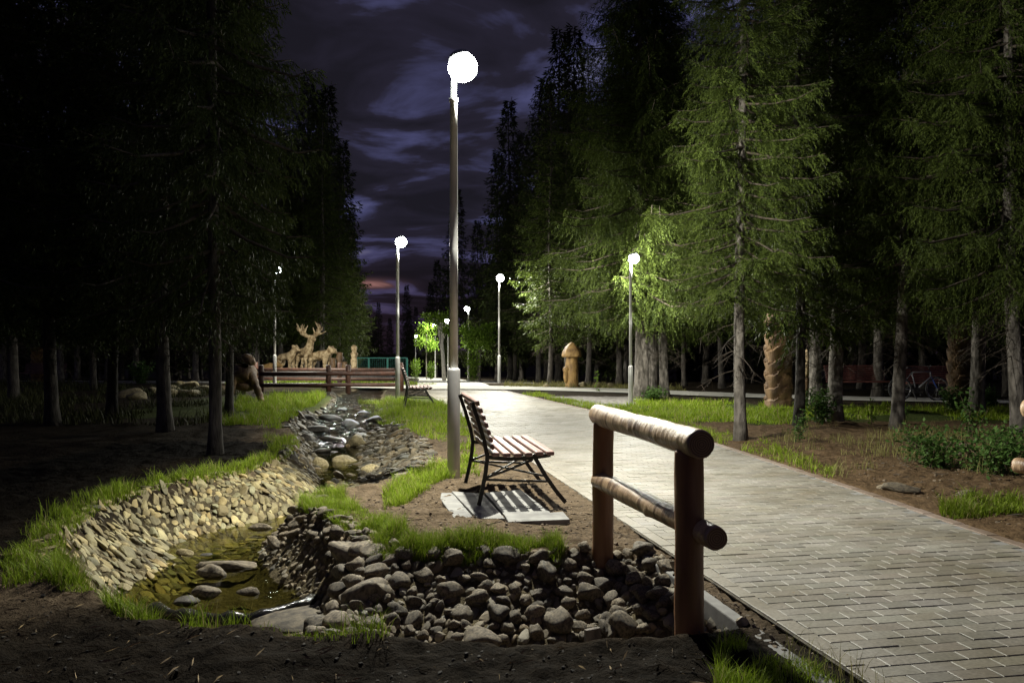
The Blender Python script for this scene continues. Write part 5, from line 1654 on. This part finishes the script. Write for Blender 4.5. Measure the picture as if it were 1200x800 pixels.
def carved_post(h_, R_, seed, mat):
    """post of stacked scaly lumps"""
    b = MB(); prof = []
    nz_ = 60
    for i in range(nz_ + 1):
        z = h_ * i / nz_; prof.append((R_, z))
    def fn(t, z):
        ph = z * 3.3 + 0.55 * math.sin(t * 2 + seed) + 0.25 * math.sin(3 * t + 1.3 * seed)
        f = ph - math.floor(ph)
        edge = 0.80 + 0.30 * (f ** 0.6)
        if z > h_ * 0.95: edge *= 0.9
        if z < 0.22: edge = 1.0
        return edge * (1 + 0.05 * noise.noise(Vector((math.cos(t) * 2, math.sin(t) * 2, z * 4 + seed))))
    b.lathe(prof, 40, fn=fn)
    return b.build("carved_post", mat, smooth=False)


o = carved_post(2.33, 0.31, 1.0, M["carved_dark"]); o.location = (*A(912, 19.0)[:2], 0.0)
tag(o, "thick carved post of stacked scaly lumps left of the thin spruce", "wood carving", "thick carved posts")
o = carved_post(2.05, 0.29, 2.6, M["carved_dark"]); o.location = (*A(1126, 19.0)[:2], 0.0)
tag(o, "thick carved post of stacked lumps right of the bicycle", "wood carving", "thick carved posts")
# mushroom post
mr_ = empty("mushroom_carving", (*A(670, 29.3)[:2], 0.0), label="tan wooden post carved as a tall mushroom with a pointed cap", cat="wood carving")
b = MB(); b.lathe([(0.24, -0.1), (0.25, 0.1), (0.22, 0.4), (0.24, 0.8), (0.21, 1.1), (0.22, 1.22)], 20, fn=lambda t, z: 1 + 0.06 * math.sin(3 * t + z * 8)); b.build("stem", M["carved"], mr_, smooth=True)
b = MB(); b.lathe([(0.20, 1.16), (0.34, 1.14), (0.36, 1.20), (0.32, 1.36), (0.22, 1.52), (0.10, 1.64), (0.02, 1.70)], 20, fn=lambda t, z: 1 + 0.08 * math.sin(5 * t)); b.build("cap", M["carved"], mr_, smooth=True)
b = MB(); b.lathe([(0.06, 0.2), (0.10, 0.4), (0.09, 0.6), (0.13, 0.66), (0.10, 0.76), (0.02, 0.80)], 10, c=(-0.22, -0.12, 0)); b.build("small_mushroom", M["carved"], mr_, smooth=True)
# pale slab on dark stick
sl = empty("carved_sign", (*A(944, 20.5)[:2], 0.0), label="pale oval wooden face on a dark post between two spruce trunks", cat="wood carving")
b = MB(); b.tube([(0.04, 0.03, -0.1), (0.04, 0.03, 1.35)], [0.10, 0.08], 10); b.build("post", M["carved_dark"], sl, smooth=True)
b = MB(); b.lathe([(0.02, 0.70), (0.09, 0.82), (0.12, 1.0), (0.10, 1.25), (0.05, 1.36), (0.01, 1.42)], 14, c=(0, -0.08, 0)); b.build("face", M["carved_pale"], sl, smooth=True)
# seated carving at left
st = empty("seated_carving", (*A(286, 20.6)[:2], 0.0), label="dark seated animal carving with a lit golden shoulder left of the footbridge", cat="wood carving")
N_ = [((0, 0, 0.30), 0.33), ((0.02, 0, 0.62), 0.30), ((0.05, 0, 0.90), 0.24), ((0.10, -0.02, 1.12), 0.17), ((0.24, -0.12, 1.10), 0.10), ((0.32, -0.17, 1.06), 0.06),
      ((0.28, -0.10, 0.62), 0.12), ((0.42, -0.12, 0.30), 0.09), ((0.52, -0.14, 0.04), 0.08), ((-0.2, -0.22, 0.62), 0.12), ((-0.26, -0.32, 0.28), 0.10), ((-0.24, -0.36, 0.04), 0.10),
      ((0.1, 0.13, 1.28), 0.05), ((0.02, -0.13, 1.28), 0.05)]
E_ = [(0, 1), (1, 2), (2, 3), (3, 4), (4, 5), (2, 6), (6, 7), (7, 8), (2, 9), (9, 10), (10, 11), (3, 12), (3, 13)]
skin_figure("body", N_, E_, M["carved_dark"], st)
# stump carving behind the far left bench
cs2 = carved_post(1.75, 0.38, 4.0, M["carved"]); cs2.location = ground_at(46, 39.8); cs2.name = "carved_stump"
tag(cs2, "carved brown stump rising behind the bench at the far left", "wood carving")

# ------------------------------------------------------------------ bicycle
bk = empty("bicycle", (*A(1077, 21.6)[:2], 0.015), 0.0, "bicycle with a pale frame parked in front of the right red bench", "bicycle")
WR = 0.31
def wheel(x):
    b = MB(); n_ = 28
    b.tube([(x + WR * math.cos(2 * PI * i / n_), 0, 0.33 + WR * math.sin(2 * PI * i / n_)) for i in range(n_ + 1)], 0.020, 8, cap=False)
    w_ = b.build("wheel", M["tyre"], bk, smooth=True)
    b = MB(); b.tube([(x + (WR - 0.025) * math.cos(2 * PI * i / n_), 0, 0.33 + (WR - 0.025) * math.sin(2 * PI * i / n_)) for i in range(n_ + 1)], 0.009, 6, cap=False); b.build("rim", M["chrome"], w_, smooth=True)
    b = MB()
    for i in range(14): b.tube([(x, 0, 0.33), (x + (WR - 0.03) * math.cos(2 * PI * i / 14), 0, 0.33 + (WR - 0.03) * math.sin(2 * PI * i / 14))], 0.0022, 4)
    b.tube([(x, -0.05, 0.33), (x, 0.05, 0.33)], 0.025, 8); b.build("spokes", M["chrome"], w_)
wheel(-0.52); wheel(0.50)
b = MB()
bb = (-0.08, 0, 0.30); sd_ = (-0.20, 0, 0.78); hd = (0.30, 0, 0.80); hd2 = (0.33, 0, 0.66)
for p, q, r_ in ((bb, sd_, 0.018), (sd_, hd, 0.018), (bb, hd2, 0.02), (hd, hd2, 0.022), (bb, (-0.52, 0, 0.33), 0.012), (sd_, (-0.52, 0, 0.33), 0.011)): b.tube([p, q], r_, 8)
b.build("frame", M["bikeframe"], bk, smooth=True)
b = MB(); b.tube([hd2, (0.50, 0, 0.33)], 0.015, 8); b.build("fork", M["bikeblue"], bk, smooth=True)
b = MB(); b.tube([hd, (0.27, 0, 0.93)], 0.014, 8); b.tube([(0.20, -0.28, 0.96), (0.28, 0, 0.94), (0.20, 0.28, 0.96)], 0.012, 8); b.build("handlebar", M["iron"], bk, smooth=True)
b = MB(); b.tube([sd_, (-0.23, 0, 0.88)], 0.013, 8); b.box((-0.23, 0, 0.90), (0.25, 0.12, 0.05), taper=0.8); b.build("saddle", M["iron"], bk, bevel=0.015)
b = MB(); b.tube([(-0.08, -0.05, 0.30), (-0.08, -0.04, 0.30)], 0.09, 16); b.tube([(-0.08, -0.07, 0.30), (0.02, -0.09, 0.17)], 0.01, 6); b.box((0.02, -0.12, 0.17), (0.09, 0.07, 0.02)); b.build("crank", M["iron"], bk)

print("crown tris", {k: len(v.children[1].data.polygons) for k, v in PROTO.items() if len(v.children) > 1})
print("stones", nstones, "far", n_far, "objects", len(bpy.data.objects))
